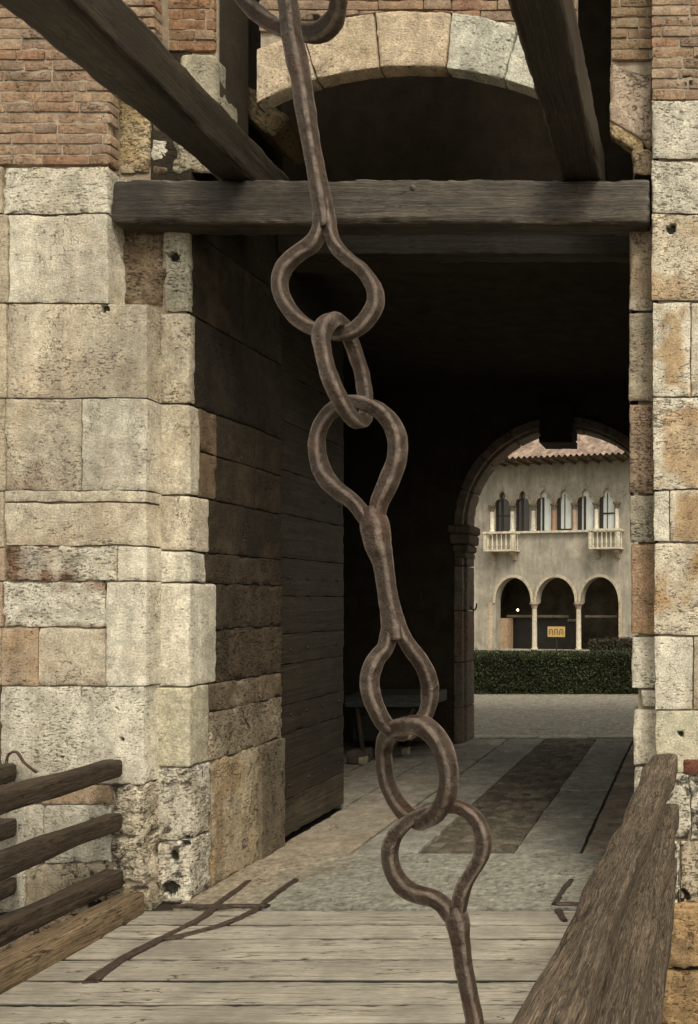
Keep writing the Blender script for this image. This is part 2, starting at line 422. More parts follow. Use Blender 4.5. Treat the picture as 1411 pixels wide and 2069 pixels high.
# --- outer face, left of the gate
blk(-90, 335, 5, 430, col=TAN, tint=TB); blk(5, 335, 219, 432, col=PALE, par=(.9, 0, 0), amp=.011, tint=(TAN, .5))
blk(-90, 430, 16, 612, col=TAN, tint=TG); blk(16, 432, 219, 612, col=PALE, par=(.15, 0, 0), tint=(CREAM, .6))
blk(-90, 612, 14, 805, col=TAN); blk(14, 612, 297, 805, col=CREAM, par=(.6, 0, 0), tint=TP)
blk(-90, 805, 11, 992, col=TAN, par=(.6, .1, 0)); blk(11, 805, 165, 992, col=CREAM, par=(.6, 0, 0), tint=(PINK, .75), border=(CREAM, .02)); blk(165, 805, 297, 992, col=PALE, par=(.4, 0, 0), tint=(PINK, .2))
blk(-90, 992, 8, 1105, col=TAN); blk(8, 990, 297, 1015, col=CREAM, gap=.003); blk(8, 1015, 297, 1103, col=CREAM, par=(.4, 0, 0), tint=(PINK, .5))
blk(-90, 1105, 10, 1175, col=PINK); blk(10, 1103, 236, 1174, col=PALE, par=(1., .22, 0), amp=.018, ns=11., tint=((.30, .18, .115), .95)); blk(236, 1103, 297, 1174, col=PALE, par=(.5, 0, 0))
blk(-90, 1175, 5, 1268, col=PINK); blk(5, 1175, 213, 1268, col=PALE, par=(1., .22, 0), amp=.018, ns=11., tint=((.30, .18, .115), .95)); blk(213, 1174, 297, 1387, col=PALE, par=(.35, 0, 0))
blk(-90, 1268, 0, 1387, col=TAN); blk(0, 1268, 77, 1387, col=PINK, par=(.4, 0, 0), tint=(ORG, .5)); blk(77, 1268, 213, 1387, col=CREAM, par=(.5, 0, 0), tint=(PINK, .7))
blk(-90, 1387, 0, 1560, col=BRN, par=(.5, .4, 0)); blk(0, 1387, 292, 1585, col=PALE, par=(.8, 0, 0), amp=.006)
blk(-90, 1585, 55, 1625, col=PINK, tint=TB, par=(.7, .3, 0)); blk(55, 1585, 225, 1626, col=PINK, par=(.6, .3, 0), amp=.014, tint=(ORG, .6)); blk(225, 1585, 292, 1690, col=CREAM, par=(1., .56, 0), amp=.02, ns=12)
blk(-90, 1626, 88, 1745, col=PALE, par=(.5, .42, 0), amp=.012); blk(88, 1626, 225, 1745, col=PALE, par=(.5, .36, 0), amp=.01); blk(225, 1690, 292, 1790, col=CREAM, par=(1., .62, 0), amp=.025, ns=12)
blk(-90, 1745, 50, 1850, col=PALE, par=(.6, .4, 0), amp=.012); blk(50, 1745, 215, 1850, col=TAN, par=(.6, .42, 0), amp=.014, tint=(PINK, .7)); blk(215, 1790, 300, 1850, col=TAN, par=(1., .6, 0), amp=.02, ns=12)
# --- lower, below the bridge: rough reddish footing
yy = 1850
rows = [1850, 1985, 2110, 2260, 2420, 2590, 2760]
rr_ = random.Random(3)
for a, b_ in zip(rows[:-1], rows[1:]):
    x = -700
    while x < 300:
        wd = rr_.uniform(120, 220); x2 = min(x + wd, 305)
        if x2 - x > 25: blk(x, a, x2, b_, Y=Y0 - .03, col=rr_.choice([PINK, PINK, TAN]), par=(.8, .38, 0), amp=.028, ns=9., r=.04, tint=(ORG, .6), cell=.02)
        x = x2
    x = 1328
    while x < 2100:
        wd = rr_.uniform(120, 220); x2 = x + wd
        blk(x, a - 22, x2, b_ - 22, Y=Y0 - .05, col=ORG, par=(.8, .36, 0), amp=.03, ns=9., r=.05, tint=(BRN, .7), cell=.02)
        x = x2
# --- outer face continued out of the frame on both sides (coarser)
rows = [202, 322, 430, 610, 803, 990, 1095, 1283, 1435, 1560, 1690, 1826]
for a, b_ in zip(rows[:-1], rows[1:]):
    for xa, xb in ((-1100, -92), (1560, 2300)):
        x = xa
        while x < xb - 10:
            x2 = min(x + rr_.uniform(130, 260), xb)
            if xb - x2 < 60: x2 = xb
            if not (xa < 0 and a < 330): blk(x, a, x2, b_, col=rr_.choice([CREAM, PALE, TAN, PINK]), par=(.6, .1, 0), cell=.05, tint=TO)
            x = x2
# --- stepped jamb left: recessed plane strip between step and reveal
def strip(y0, y1, col, par=(.35, 0, 0), x0=270, x1=383, dY=6.45, **k):
    k.setdefault('seed', int(y0 * 3) % 991)
    rbox(st, (px(x0, Y1), Y1, pz(y1, Y1) + .003), (JX - k.pop('inset', 0.), dY, pz(y0, Y1) - .003), r=.014, warp=wav, cell=.014, amp=k.pop('amp', .005), col=col, par=par, skip='bd', holes=True, **k)
def rev(y0, y1, Ya, Yb, col, par=(.5, 0, 0), **k):
    rbox(st, (JX - .3, Ya + .0015, pz(y1, Y1) + .0015), (JX - k.pop('inset', 0.), Yb - .0015, pz(y0, Y1) - .0015), r=.006, warp=wav, cell=.018, amp=k.pop('amp', .006), col=col, par=par, skip='bdl', seed=int(y0 * 5 + Ya * 100) % 983, **k)
strip(460, 632, (.52, .49, .39), par=(.9, .26, 0), x0=331, dY=6.22, amp=.012)
rbox(st, (px(222, Y1), Y1 + .012, pz(618, Y1)), (px(330, Y1), Y1 + .4, pz(462, Y1)), r=.02, cell=.012, amp=.03, ns=16., col=(.22, .165, .11), par=(1., .3, 0), skip='bd', tint=(TAN, .5), seed=5)
strip(632, 815, CREAM, par=(.7, .1, 0), x0=300, dY=6.25)
strip(815, 1000, CREAM, par=(.25, 0, 0), tint=(PALE, .4), dY=6.30)
strip(1000, 1112, CREAM, par=(.3, 0, 0), tint=TP, dY=6.42)
strip(1112, 1178, PALE, par=(.3, 0, 0), dY=6.38)
strip(1178, 1390, PALE, par=(.4, 0, 0), tint=(PINK, .2), dY=6.52)
strip(1390, 1552, (.58, .54, .41), par=(.3, .12, 0), dY=6.42)
strip(1552, 1700, PALE, par=(1., .50, 0), amp=.016, dY=6.45)
strip(1700, 1822, PALE, par=(1., .50, 0), amp=.018, dY=6.45)
for (a, b_, Ya, c1, p1) in ((300, 460, 6.18, DK, (.5, .3, 0)), (460, 632, 6.22, DK, (.5, .2, 0)), (632, 815, 6.25, DK, (.5, .1, 0)), (815, 905, 6.30, BR2, (.5, .1, 0)), (905, 1000, 6.30, BR2, (.6, .1, 0)), (1000, 1112, 6.42, DK2, (.6, .1, 0)),  # courses darken upward: overhead shade put into the block colours
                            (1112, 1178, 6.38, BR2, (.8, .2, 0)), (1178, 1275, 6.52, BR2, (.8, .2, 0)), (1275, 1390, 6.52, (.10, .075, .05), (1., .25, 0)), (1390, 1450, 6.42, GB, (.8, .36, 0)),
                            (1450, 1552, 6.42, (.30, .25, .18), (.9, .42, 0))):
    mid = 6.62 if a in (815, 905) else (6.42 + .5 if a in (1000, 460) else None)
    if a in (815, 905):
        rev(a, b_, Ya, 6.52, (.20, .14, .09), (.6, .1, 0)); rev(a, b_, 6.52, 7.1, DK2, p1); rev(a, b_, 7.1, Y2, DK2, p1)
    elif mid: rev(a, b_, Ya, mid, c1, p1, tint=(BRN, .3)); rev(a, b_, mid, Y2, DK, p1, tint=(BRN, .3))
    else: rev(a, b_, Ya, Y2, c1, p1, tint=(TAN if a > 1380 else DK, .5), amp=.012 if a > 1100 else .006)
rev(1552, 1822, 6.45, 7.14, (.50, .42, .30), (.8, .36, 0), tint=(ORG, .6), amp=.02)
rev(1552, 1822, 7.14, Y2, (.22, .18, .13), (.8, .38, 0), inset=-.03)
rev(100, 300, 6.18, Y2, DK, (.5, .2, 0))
# --- recess plane above the beam, left of the slot
blk(222, 200, 302, 352, Y=Y1 + .01, col=(.47, .36, .20), par=(1., .25, 0), amp=.014, tint=(PALE, .4))
for (a, b_, c_, d_, cc) in ((302, 205, 362, 275, GB), (302, 275, 345, 330, PALE), (345, 262, 436, 352, (.47, .42, .31)), (302, 330, 345, 355, BRN), (385, 225, 436, 262, GREY), (345, 225, 385, 262, PALE)):
    blk(a, b_, c_, d_, Y=Y1 + .015, col=cc, par=(1., .4, 0), amp=.022, ns=10, r=.03)
blk(358, 104, 434, 226, Y=Y1 - .01, col=(.47, .43, .33), par=(.3, .1, 0), r=.05)
# --- right strip and outer face, right of the gate
def rs(y0, y1, col, par=(.6, 0, 0), x0=1272, **k):
    rbox(st, (px(x0, Y1), Y1, pz(y1, Y1) + .006), (px(1350, Y1), Y1 + .3, pz(y0, Y1) - .006), r=.012, warp=wav, cell=.013, amp=k.pop('amp', .007), col=col, par=par, skip='bd', seed=int(y0) % 71, **k)
rs(455, 628, (.36, .29, .21), (.8, .25, 0), tint=(PALE, .5)); rs(628, 815, GREY, (.8, .25, 0), tint=TP, x0=1271); rs(815, 998, (.36, .265, .19), (1., .2, 0), tint=(PINK, .6), x0=1272)
rs(998, 1097, GREY, (.8, .15, 0), tint=TP, x0=1273); rs(1097, 1285, (.42, .29, .19), (.5, .05, 0), tint=TO, x0=1275); rs(1285, 1392, PALE, (.6, .15, 0), x0=1277)
rs(1392, 1432, PALE, (.6, .3, 0), x0=1295); rs(1432, 1548, PALE, (.25, 0, 0), x0=1279); rs(1548, 1640, PALE, (1., .52, 0), x0=1281); rs(1640, 1822, PALE, (1., .6, 0), x0=1281, amp=.015)
OB = (PALE, .045)
blk(1316, 202, 1560, 322, col=PALE, par=(.8, .1, 0), amp=.009); blk(1316, 322, 1560, 431, col=PALE, par=(.9, .1, 0), amp=.009)
blk(1316, 431, 1560, 608, col=CREAM, par=(.9, .2, 0), tint=(ORG, .7)); blk(1318, 610, 1396, 803, col=ORG, par=(.5, .1, 0), border=OB, tint=(TAN, .6)); blk(1396, 610, 1560, 803, col=TAN, par=(.6, .15, 0), border=OB)
blk(1319, 803, 1560, 990, col=(.46, .29, .14), par=(.9, .15, 0), border=OB, tint=(TAN, .5)); blk(1320, 990, 1353, 1094, col=PALE, par=(.15, 0, 0)); blk(1353, 990, 1560, 1094, col=ORG, par=(.6, .15, 0), border=(CREAM, .05))
blk(1321, 1096, 1560, 1283, col=CREAM, par=(.7, .15, 0), tint=(ORG, .95)); blk(1322, 1285, 1401, 1435, col=PALE, par=(.5, .2, 0), tint=(TAN, .6)); blk(1401, 1285, 1560, 1435, col=TAN, par=(.5, .3, 0), tint=TB)
blk(1324, 1436, 1560, 1562, col=(.63, .59, .45), par=(.25, 0, 0)); blk(1324, 1562, 1395, 1700, col=PALE, par=(1., .56, 0), amp=.015); blk(1395, 1566, 1560, 1700, col=PALE, par=(1., .56, 0), amp=.015)
blk(1324, 1700, 1375, 1826, col=PALE, par=(1., .58, 0), amp=.018); blk(1375, 1700, 1560, 1826, col=TAN, par=(1., .55, 0), amp=.018)
blk(1381, 1533, 1415, 1563, Y=Y0 - .012, col=(.2, .085, .055), par=(.5, .1, 0), gap=.002)
# --- recess plane right of the slot
blk(1276, 300, 1318, 356, Y=Y1 + .015, col=(.45, .35, .23), par=(1., .35, 0), amp=.02, r=.03)
part(st, 'stone_facing', M_STONE, gate)

# --- voussoirs of the front arch
vo = MB()
cxA, czA, RA = px(830, Y1), pz(825, Y1), 690 / (F / Y1)
KS = F / Y1
def wedge(xa, xb, thick, col, par, clip=None, Yf=Y1 - .012, seed=0, tint=None):
    ta, tb = math.asin((xa - 830) / 690.), math.asin((xb - 830) / 690.)
    def wp(P):
        th = P[:, 0]; r = RA + P[:, 2]
        # param x is arc length at intrados
        a = th / RA
        X = cxA + r * np.sin(a); Z = czA + r * np.cos(a)
        if clip: X = np.clip(X, px(clip[0], Y1), px(clip[1], Y1))
        return np.stack([X, P[:, 1], Z], 1)
    rbox(vo, (ta * RA + .004, Yf, 0), (tb * RA - .004, Yf + .13, thick), r=.009, cell=.016, amp=.006, col=col, par=par, skip='b', warp=wp, seed=seed, tint=tint)
OR2 = (.62, .51, .37)
wedge(505, 640, .36, OR2, (.5, 0, 0), clip=(521, 2000), seed=1, tint=(PALE, .3)); wedge(640, 767, .40, OR2, (.4, 0, 0), seed=2, tint=TP)
wedge(767, 902, .41, (.60, .49, .36), (.4, 0, 0), seed=3, tint=(PINK, .6)); wedge(902, 1018, .41, (.60, .59, .50), (.7, .12, 0), seed=4)
wedge(1018, 1120, .40, (.60, .59, .50), (.5, .05, 0), seed=5); wedge(1120, 1200, .40, OR2, (.5, 0, 0), clip=(0, 1166), seed=6)
def cut(P):
    P = P.copy(); x0 = px(1232, Y1); zc = pz(200, Y1); m_ = P[:, 2] < zc
    P[m_, 2] -= (P[m_, 0] - x0) * .62 * (zc - P[m_, 2]) / .16
    zt_ = pz(150, Y1); m_ = P[:, 2] > zt_; P[m_, 2] -= (P[m_, 0] - x0) * .5 * (P[m_, 2] - zt_) / .11; return P
rbox(vo, (px(1232, Y1), Y1 - .005, pz(243, Y1)), (px(1318, Y1), Y1 + .13, pz(120, Y1)), r=.014, cell=.014, amp=.014, ns=9, col=(.52, .42, .33), par=(.9, .12, 0), skip='b', warp=cut, seed=7, tint=(ORG, .35))
rbox(vo, (px(1232, Y1), Y1 + .012, pz(262, Y1)), (px(1300, Y1), Y1 + .12, pz(225, Y1)), r=.014, cell=.014, amp=.012, ns=9, col=(.50, .38, .22), par=(1., .3, 0), skip='b', seed=8,
     warp=lambda P: np.stack([P[:, 0], P[:, 1], P[:, 2] - (P[:, 0] - px(1232, Y1)) * .62 - .03], 1))
part(vo, 'arch_stone', M_STONE, gate)

# --- brickwork
bk = MB()
BC = [(.36, .245, .17), (.34, .225, .15), (.38, .27, .185), (.32, .23, .165), (.36, .245, .16), (.40, .295, .21), (.34, .25, .18), (.34, .20, .13), (.29, .21, .155)]
rb = random.Random(11)
def bricks(x0, x1, y0, y1, Y, ch=21.2, bl=92, clampR=None, cell=.018, cols=BC, d=.1):
    y = y1
    k = 0
    while y > y0:
        x = x0 - rb.uniform(0, .9) * bl
        while x < x1:
            L = bl * rb.choice([1, 1, 1.05, .62, .5, 1.1]); xa, xb = max(x, x0), min(x + L, x1)
            if xb - xa > 9:
                skip = False
                def wp(P, c=clampR):
                    if c:
                        dx = P[:, 0] - cxA; dz = P[:, 2] - czA; r = np.hypot(dx, dz); s = np.where(r < c, c / r, 1.)
                        P = P.copy(); P[:, 0] = cxA + dx * s; P[:, 2] = czA + dz * s
                    return P
                if clampR:
                    xm = (xa + xb) / 2; ym = y - ch
                    rr2 = math.hypot(px(xm, Y) - cxA, pz(ym, Y) - czA)
                    skip = rr2 < clampR
                if not skip:
                    j = rb.uniform(-.006, .006); c = rb.choice(cols)
                    rbox(bk, (px(xa, Y) + .003, Y + j, pz(y, Y) + .004), (px(xb, Y) - .003, Y + d, pz(y - ch, Y) - .003 + rb.uniform(-.003, .002)), r=.006, cell=cell, amp=.004, ns=14., col=c,
                         par=(rb.uniform(.2, 1.), rb.uniform(0, .3), 0), skip='b', seed=rb.randint(0, 900), warp=wp if clampR else None, tint=((.42, .34, .25), rb.uniform(.1, .5)), holes=True)
            x += L
        y -= ch; k += 1
bricks(-95, 224, -60, 333, Y0)
bricks(224, 312, -60, 118, Y0)
bricks(338, 434, -120, 102, Y1, cols=[(.32, .19, .11), (.36, .21, .12), (.28, .19, .12)])
bricks(522, 1166, -150, 62, Y1, clampR=RA + .415)
bricks(1234, 1318, -150, 120, Y1, cols=[(.30, .21, .13), (.34, .24, .15), (.26, .18, .12)])
bricks(1316, 1560, -60, 201, Y0)
bricks(-1100, -95, -300, 333, Y0, bl=110, cell=.06); bricks(1560, 2300, -300, 201, Y0, bl=110, cell=.06); bricks(-95, 312, -300, -60, Y0, cell=.06)
part(bk, 'brick_facing', M_BRICK, gate)

# --- masonry core behind facings (joints), passage walls, ceilings
XL, XR = -9., 5.2
co = MB()
sk = .03
box(co, (XL, Y0 + sk, -3.2), (px(219, Y0) - .04, 6.5, 9.)); box(co, (px(219, Y0) - .05, Y0 + sk, -3.2), (px(295, Y0) - .04, 6.5, pz(614, Y0)))
box(co, (px(219, Y0) - .01, Y0 + sk, pz(120, Y0)), (px(309, Y0), Y1 + .1, 9.))
box(co, (px(1319, Y0) + .04, Y0 + sk, -3.2), (XR, 6.5, 9.))
box(co, (px(205, Y1), Y1 + sk, -3.2), (JX - .05, 6.6, 5.5))           # left pier body
box(co, (px(1300, Y1) - .04, Y1 + sk + .02, 0.), (px(1345, Y1), 6.62, 4.6))
part(co, 'masonry_core', M_MORTAR, gate, smooth=False)
co = MB()
zt = pz(105, Y1)
box(co, (px(205, Y1), Y1 + .035, 5.49), (px(434, Y1), 6.62, 9.))
arc = [(cxA + (RA + .385) * math.sin(a), czA + (RA + .385) * math.cos(a)) for a in np.linspace(math.asin((470 - 830) / 690.) * .87, math.asin((1190 - 830) / 690.) * .98, 24)]
xl, xr = px(523, Y1), px(1165, Y1)
arc = [(min(max(a, xl), xr), b_) for a, b_ in arc]
plate(co, arc + [(xr, 9.), (xl, 9.)], [], Y1 + .03, 6.25)
box(co, (px(1234, Y1), Y1 + .035, pz(120, Y1) - .35), (px(1345, Y1), 6.63, 9.))
for (a, b_, c_, d_, Yq) in ((-700, 217, -300, 331, Y0 + .010), (1320, 2200, -300, 199, Y0 + .010), (340, 432, -300, 100, Y1 + .012), (1238, 1330, -300, 118, Y1 + .012)):
    box(co, (px(a, Yq), Yq, pz(d_, Yq)), (px(b_, Yq), Yq + .06, pz(c_, Yq)))
part(co, 'brick_core', M_BMORTAR, gate, smooth=False)
# inner dark walls
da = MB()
box(da, (px(434, Y1) - .01, Y1 + .06, 5.4), (px(434, Y1) + .004, 6.62, 9.))  # thin dark sheet added over the slot jamb to darken the slot
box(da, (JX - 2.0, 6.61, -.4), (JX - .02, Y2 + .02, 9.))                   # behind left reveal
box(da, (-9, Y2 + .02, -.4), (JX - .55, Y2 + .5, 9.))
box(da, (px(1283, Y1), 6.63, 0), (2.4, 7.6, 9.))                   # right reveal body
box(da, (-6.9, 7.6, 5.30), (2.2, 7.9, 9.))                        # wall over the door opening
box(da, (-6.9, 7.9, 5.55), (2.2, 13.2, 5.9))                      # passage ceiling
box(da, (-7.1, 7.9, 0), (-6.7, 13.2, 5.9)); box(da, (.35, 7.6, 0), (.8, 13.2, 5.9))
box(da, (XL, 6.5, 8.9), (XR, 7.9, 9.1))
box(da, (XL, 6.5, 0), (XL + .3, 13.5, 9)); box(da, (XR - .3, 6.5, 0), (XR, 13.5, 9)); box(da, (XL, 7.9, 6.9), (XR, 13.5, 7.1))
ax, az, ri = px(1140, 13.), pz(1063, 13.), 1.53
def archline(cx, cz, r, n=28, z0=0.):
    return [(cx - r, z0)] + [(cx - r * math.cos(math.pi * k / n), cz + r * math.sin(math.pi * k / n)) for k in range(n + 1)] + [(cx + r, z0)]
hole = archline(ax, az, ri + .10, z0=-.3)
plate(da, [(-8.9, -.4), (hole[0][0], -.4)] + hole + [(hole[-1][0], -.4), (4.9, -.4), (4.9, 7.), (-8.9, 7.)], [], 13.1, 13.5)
part(da, 'passage_wall', M_DARKBROWN, gate, smooth=False)
# wooden lintel inside, seen below the front beam
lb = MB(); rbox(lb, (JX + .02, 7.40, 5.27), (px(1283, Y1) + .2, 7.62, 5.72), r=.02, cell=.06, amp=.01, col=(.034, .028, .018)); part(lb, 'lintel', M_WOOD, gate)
# springer corbel glimpsed behind the strut
cb = MB()
def tilt(P):
    c = np.array([px(552, 7.0), 7.0, pz(262, 7.0)]); a = R(-40); q = P - c
    return np.stack([c[0] + q[:, 0] * math.cos(a) - q[:, 2] * math.sin(a), P[:, 1], c[2] + q[:, 0] * math.sin(a) + q[:, 2] * math.cos(a)], 1)
cc = at(548, 258, 7.0)
rbox(cb, (cc[0] - .25, 6.8, cc[2] - .10), (cc[0] + .20, 7.3, cc[2] + .12), r=.02, cell=.02, amp=.02, ns=10, col=(.26, .20, .11), par=(1., .3, 0), warp=tilt, tint=(BRN, .7))
part(cb, 'corbel', M_STONE, gate)

# --- rear arch of the passage: pillar, archivolt, capital, keystone
ra = MB()
def ring(r0, r1, ya, yb, n, col, par, z0=0.):
    # jambs
    for s in (-1, 1):
        zz = 0.
        for q, zc in enumerate([.55, 1.25, 2.05, 2.75, az - .0]):
            a, b_ = sorted((ax + s * r0, ax + s * r1))
            rbox(ra, (a, ya, zz + .004), (b_, yb, zc - .004), r=.012, cell=.04, amp=.006, col=col[q % len(col)], par=par, seed=q + int(r0 * 10)); zz = zc
    for k in range(n):
        a0, a1 = math.pi * k / n, math.pi * (k + 1) / n
        rm = (r0 + r1) / 2
        def wp(P):
            a = P[:, 0] / rm; return np.stack([ax - (r0 + P[:, 2]) * np.cos(a), P[:, 1], az + (r0 + P[:, 2]) * np.sin(a)], 1)
        rbox(ra, (a0 * rm + .003, ya, 0), (a1 * rm - .003, yb, r1 - r0), r=.012, cell=.04, amp=.005, col=col[k % len(col)], par=par, warp=wp, seed=k)
RC = [(.25, .20, .155), (.22, .19, .15), (.27, .195, .155), (.24, .21, .165)]
ring(ri + .04, ri + .175, 12.98, 13.09, 9, RC, (.6, .2, 0))
ring(ri, ri + .13, 13.11, 13.53, 9, RC, (.6, .2, 0))
rear = part(ra, 'rear_arch', M_STONE, gate)
cp = MB()
for s in (-1, 1):
    xa, xb = (ax - ri - .19, ax - ri + .05) if s < 0 else (ax + ri - .05, ax + ri + .19)
    cp = MB()
    for (z0, z1, ex_) in ((-.50, -.40, -.03), (-.40, -.28, 0.), (-.28, -.12, .035), (-.12, .02, .06)):
        rbox(cp, (xa - ex_, 12.93 - ex_, az + z0), (xb + ex_, 13.5, az + z1 - .004), r=.03, cell=.03, amp=.006, col=(.17, .14, .11), par=(.5, .2, 0), seed=int(z1 * 100) + 60)
    cp.build('capital', M_STONE, rear)
ks = MB(); kx0, kx1 = px(1091, 12.8), px(1158, 12.8); kz = pz(896, 12.8)
for (dz0, dz1, e_) in ((0, .10, 0), (.10, .13, -.015), (.13, .24, .0), (.24, .60, -.01)):
    rbox(ks, (kx0 - e_, 12.7 - e_, kz + dz0), (kx1 + e_, 13.3, kz + dz1 - .002), r=.008, cell=.05, amp=.003, col=(.035, .028, .02), par=(.5, .2, 0))
ks.build('keystone', M_STONE, rear)
hk = MB(); h0 = at(958, 1215, 13.1)
sweep(hk, [(h0[0] - .05, 13.05, h0[2] - .08, .012), (h0[0] + .02, 13., h0[2] - .14, .012), (h0[0] + .06, 13., h0[2] - .10, .012), (h0[0] + .07, 13., h0[2] - .03, .010)], ref=(0, 1, 0), sides=8, col=(.4, .4, .4))
hk.build('hook', M_IRON, rear)

# --- open door leaf against the passage wall
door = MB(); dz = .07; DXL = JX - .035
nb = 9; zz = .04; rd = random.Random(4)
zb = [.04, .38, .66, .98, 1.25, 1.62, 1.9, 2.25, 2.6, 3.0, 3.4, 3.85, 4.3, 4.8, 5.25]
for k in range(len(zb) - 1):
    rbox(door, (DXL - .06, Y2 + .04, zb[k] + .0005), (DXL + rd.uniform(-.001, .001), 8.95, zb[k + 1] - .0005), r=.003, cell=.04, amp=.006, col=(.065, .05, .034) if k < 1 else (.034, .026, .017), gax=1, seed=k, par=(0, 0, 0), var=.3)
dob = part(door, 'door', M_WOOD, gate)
dn = MB(); lathe(dn, 0, 0, [(.016, 0), (.012, .01), (.004, .016)], n=8, col=(.2, .2, .2)); P = dn.v[-1]; dn.v[-1] = np.stack([P[:, 2], P[:, 0], P[:, 1]], 1)
n0 = dn.build('nail', M_IRON, dob); k = 0
for zz in (.5, 1.15, 1.75, 2.42, 3.2):
    for yy in (7.75, 8.1, 8.45, 8.8):
        o = n0 if k == 0 else n0.copy()
        if k: COL.objects.link(o); o.parent = dob
        o.location = (DXL + .002, yy + rd.uniform(-.03, .03), zz); k += 1

# ------------------------------------------------------------------ passage floor
fb = MB(); box(fb, (-8.8, 6.0 + .001, -.5), (4.9, 13.42, -.03), col=(.1, .09, .07)); tag(part(fb, 'floor_bed', M_DARKMORTAR, empty('passage_floor', (0, 0, 0))), None)
pf = bpy.data.objects['passage_floor']; tag(pf, kind='structure')
ag = MB(); v, f = grid_box((-3.76, 6.01, -.06), (-.44, 7.32, -.004), (.03, .03, .1)); v[:, 2] += .003 * fbm(v * 9, 2)
tn = np.clip((-3.0 - v[:, 0]) / .3 + (v[:, 1] - 6.7) * .5 + .5 * fbm(v * 3, 4), 0, 1)[:, None]
ag.add(v, f, np.array((.30, .295, .25)) * (1 - tn) + np.array((.37, .32, .245)) * tn, (.5, 0, 0))
part(ag, 'gravel_apron', M_GRAVEL, pf)
sb = MB(); rs_ = random.Random(5)
def slabs(xa, xb, ya, yb, lens, col, tintc, par=(.3, 0, 0), jx=0., top=0.):
    y = ya; k = 0
    while y < yb - .02:
        y2 = min(y + rs_.uniform(*lens), yb)
        if yb - y2 < .25: y2 = yb
        c = np.array(col) * rs_.uniform(.85, 1.1)
        rbox(sb, (xa + .005, y + .009, -.10), (xb - .005, y2 - .009, top + rs_.uniform(-.003, .002)), r=.010, cell=.05, amp=.005, ns=4, col=c, par=par, skip='d', seed=rs_.randint(0, 900), tint=(tintc, .5), var=.3,
             warp=lambda P: np.stack([P[:, 0] + .010 * fbm(P * 2.5, 77, 3), P[:, 1] + .010 * fbm(P * 2.5, 78, 3), P[:, 2]], 1))
        y = y2
WG = (.37, .34, .29); BE = (.38, .335, .27)
slabs(-3.02, -2.44, 7.33, 13.42, (1.4, 2.4), (.31, .30, .265), WG)
slabs(-1.61, -1.02, 7.33, 13.42, (1.1, 2.2), (.30, .29, .255), WG)
slabs(-1.006, -.30, 7.33, 13.42, (.45, 1.2), (.30, .255, .20), PINK); slabs(-.30, .34, 7.33, 13.42, (.45, 1.2), (.33, .28, .22), PINK)
slabs(-3.76, -3.03, 7.33, 9.0, (1.5, 2.), BE, (.36, .30, .22)); slabs(-3.76, -3.03, 9.0, 13.42, (.7, 1.3), WG, BE)
slabs(-4.5, -3.77, 9.0, 13.42, (.6, 1.3), WG, BE); slabs(-5.4, -4.51, 9.0, 13.42, (.6, 1.3), WG, BE); slabs(-6.7, -5.41, 9.0, 13.42, (.6, 1.3), WG, BE)
part(sb, 'paving_slabs', M_FLOOR, pf)
cbk = MB(); v, f = grid_box((-2.435, 7.33, -.06), (-1.615, 13.40, -.006), (.022, .022, .2))
ix = np.floor((v[:, 0] + .04 * vn(v * 7, 1)) / .135); iy = np.floor((v[:, 1] + .06 * (ix % 2)) / .135)
fx = ((v[:, 0] + .04 * vn(v * 7, 1)) / .135) % 1 - .5; fy = ((v[:, 1] + .06 * (ix % 2)) / .135) % 1 - .5
v[:, 2] += .026 * (1 - np.clip(np.maximum(abs(fx), abs(fy)) * 2, 0, 1) ** 4) + .006 * fbm(v * 12, 6) - .022
ck = (.55 + .6 * _h(ix.astype(int), iy.astype(int), ix.astype(int) * 0, 5))[:, None]
cbk.add(v, f, np.array((.17, .148, .115)) * ck, (.7, .25, 0)); part(cbk, 'cobble_strip', M_FLOOR, pf)
kb = MB(); 
x = -9.
while x < 4.8:
    x2 = x + rs_.uniform(.6, 1.2); rbox(kb, (x + .005, 13.425, -.1), (x2 - .005, 13.72, .02 + rs_.uniform(-.006, .006)), r=.015, cell=.05, amp=.006, col=(.45, .42, .34), par=(.3, 0, 0), seed=int(x2 * 10)); x = x2
tag(kb.build('threshold_kerb', M_FLOOR), kind='structure')

# ------------------------------------------------------------------ drawbridge
db = empty('drawbridge', (-2.1, 3.8, 0)); tag(db, 'grey weathered plank drawbridge deck lying level in front of the gate', 'drawbridge')
DX0, DX1 = -3.86, -.30
pk = MB(); ys = [5.985, 5.71, 5.49, 5.16, 4.87, 4.58, 4.38]
while ys[-1] > 1.1: ys.append(ys[-1] - random.uniform(.22, .32))
for k in range(len(ys) - 1):
    sg = (.0, .004, -.003, .002)[k % 4]
    def wp(P, k=k):
        P = P.copy(); P[:, 1] += (P[:, 0] + 2.) * (.004 if k % 2 else -.002) + .006 * vn(np.stack([P[:, 0] * 1.3, P[:, 1] * 0 + k, P[:, 1] * 0], 1), k); return P
    rbox(pk, (DX0 - (.12 if k % 3 else .1), ys[k + 1] + .012, -.09), (DX1 + random.uniform(-.04, .05), ys[k] - .012, -.006 + sg), r=.006, cell=(.04, .03, .012), amp=.003, ns=5,
         col=np.array((.375, .345, .29)) * random.uniform(.88, 1.1), gax=0, seed=k * 7, warp=wp, var=.18)
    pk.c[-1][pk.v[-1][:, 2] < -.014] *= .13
part(pk, 'deck_planks', M_DECK, db)
jb = MB()
for X in (-3.6, -2.4, -1.2, -.5): rbox(jb, (X - .1, 1.1, -.35), (X + .1, 5.95, -.095), r=.02, cell=.2, amp=.004, col=(.08, .06, .04), gax=1)
part(jb, 'bearer', M_RAIL, db)
kk = MB()
kz0, kz1 = -.02, .15
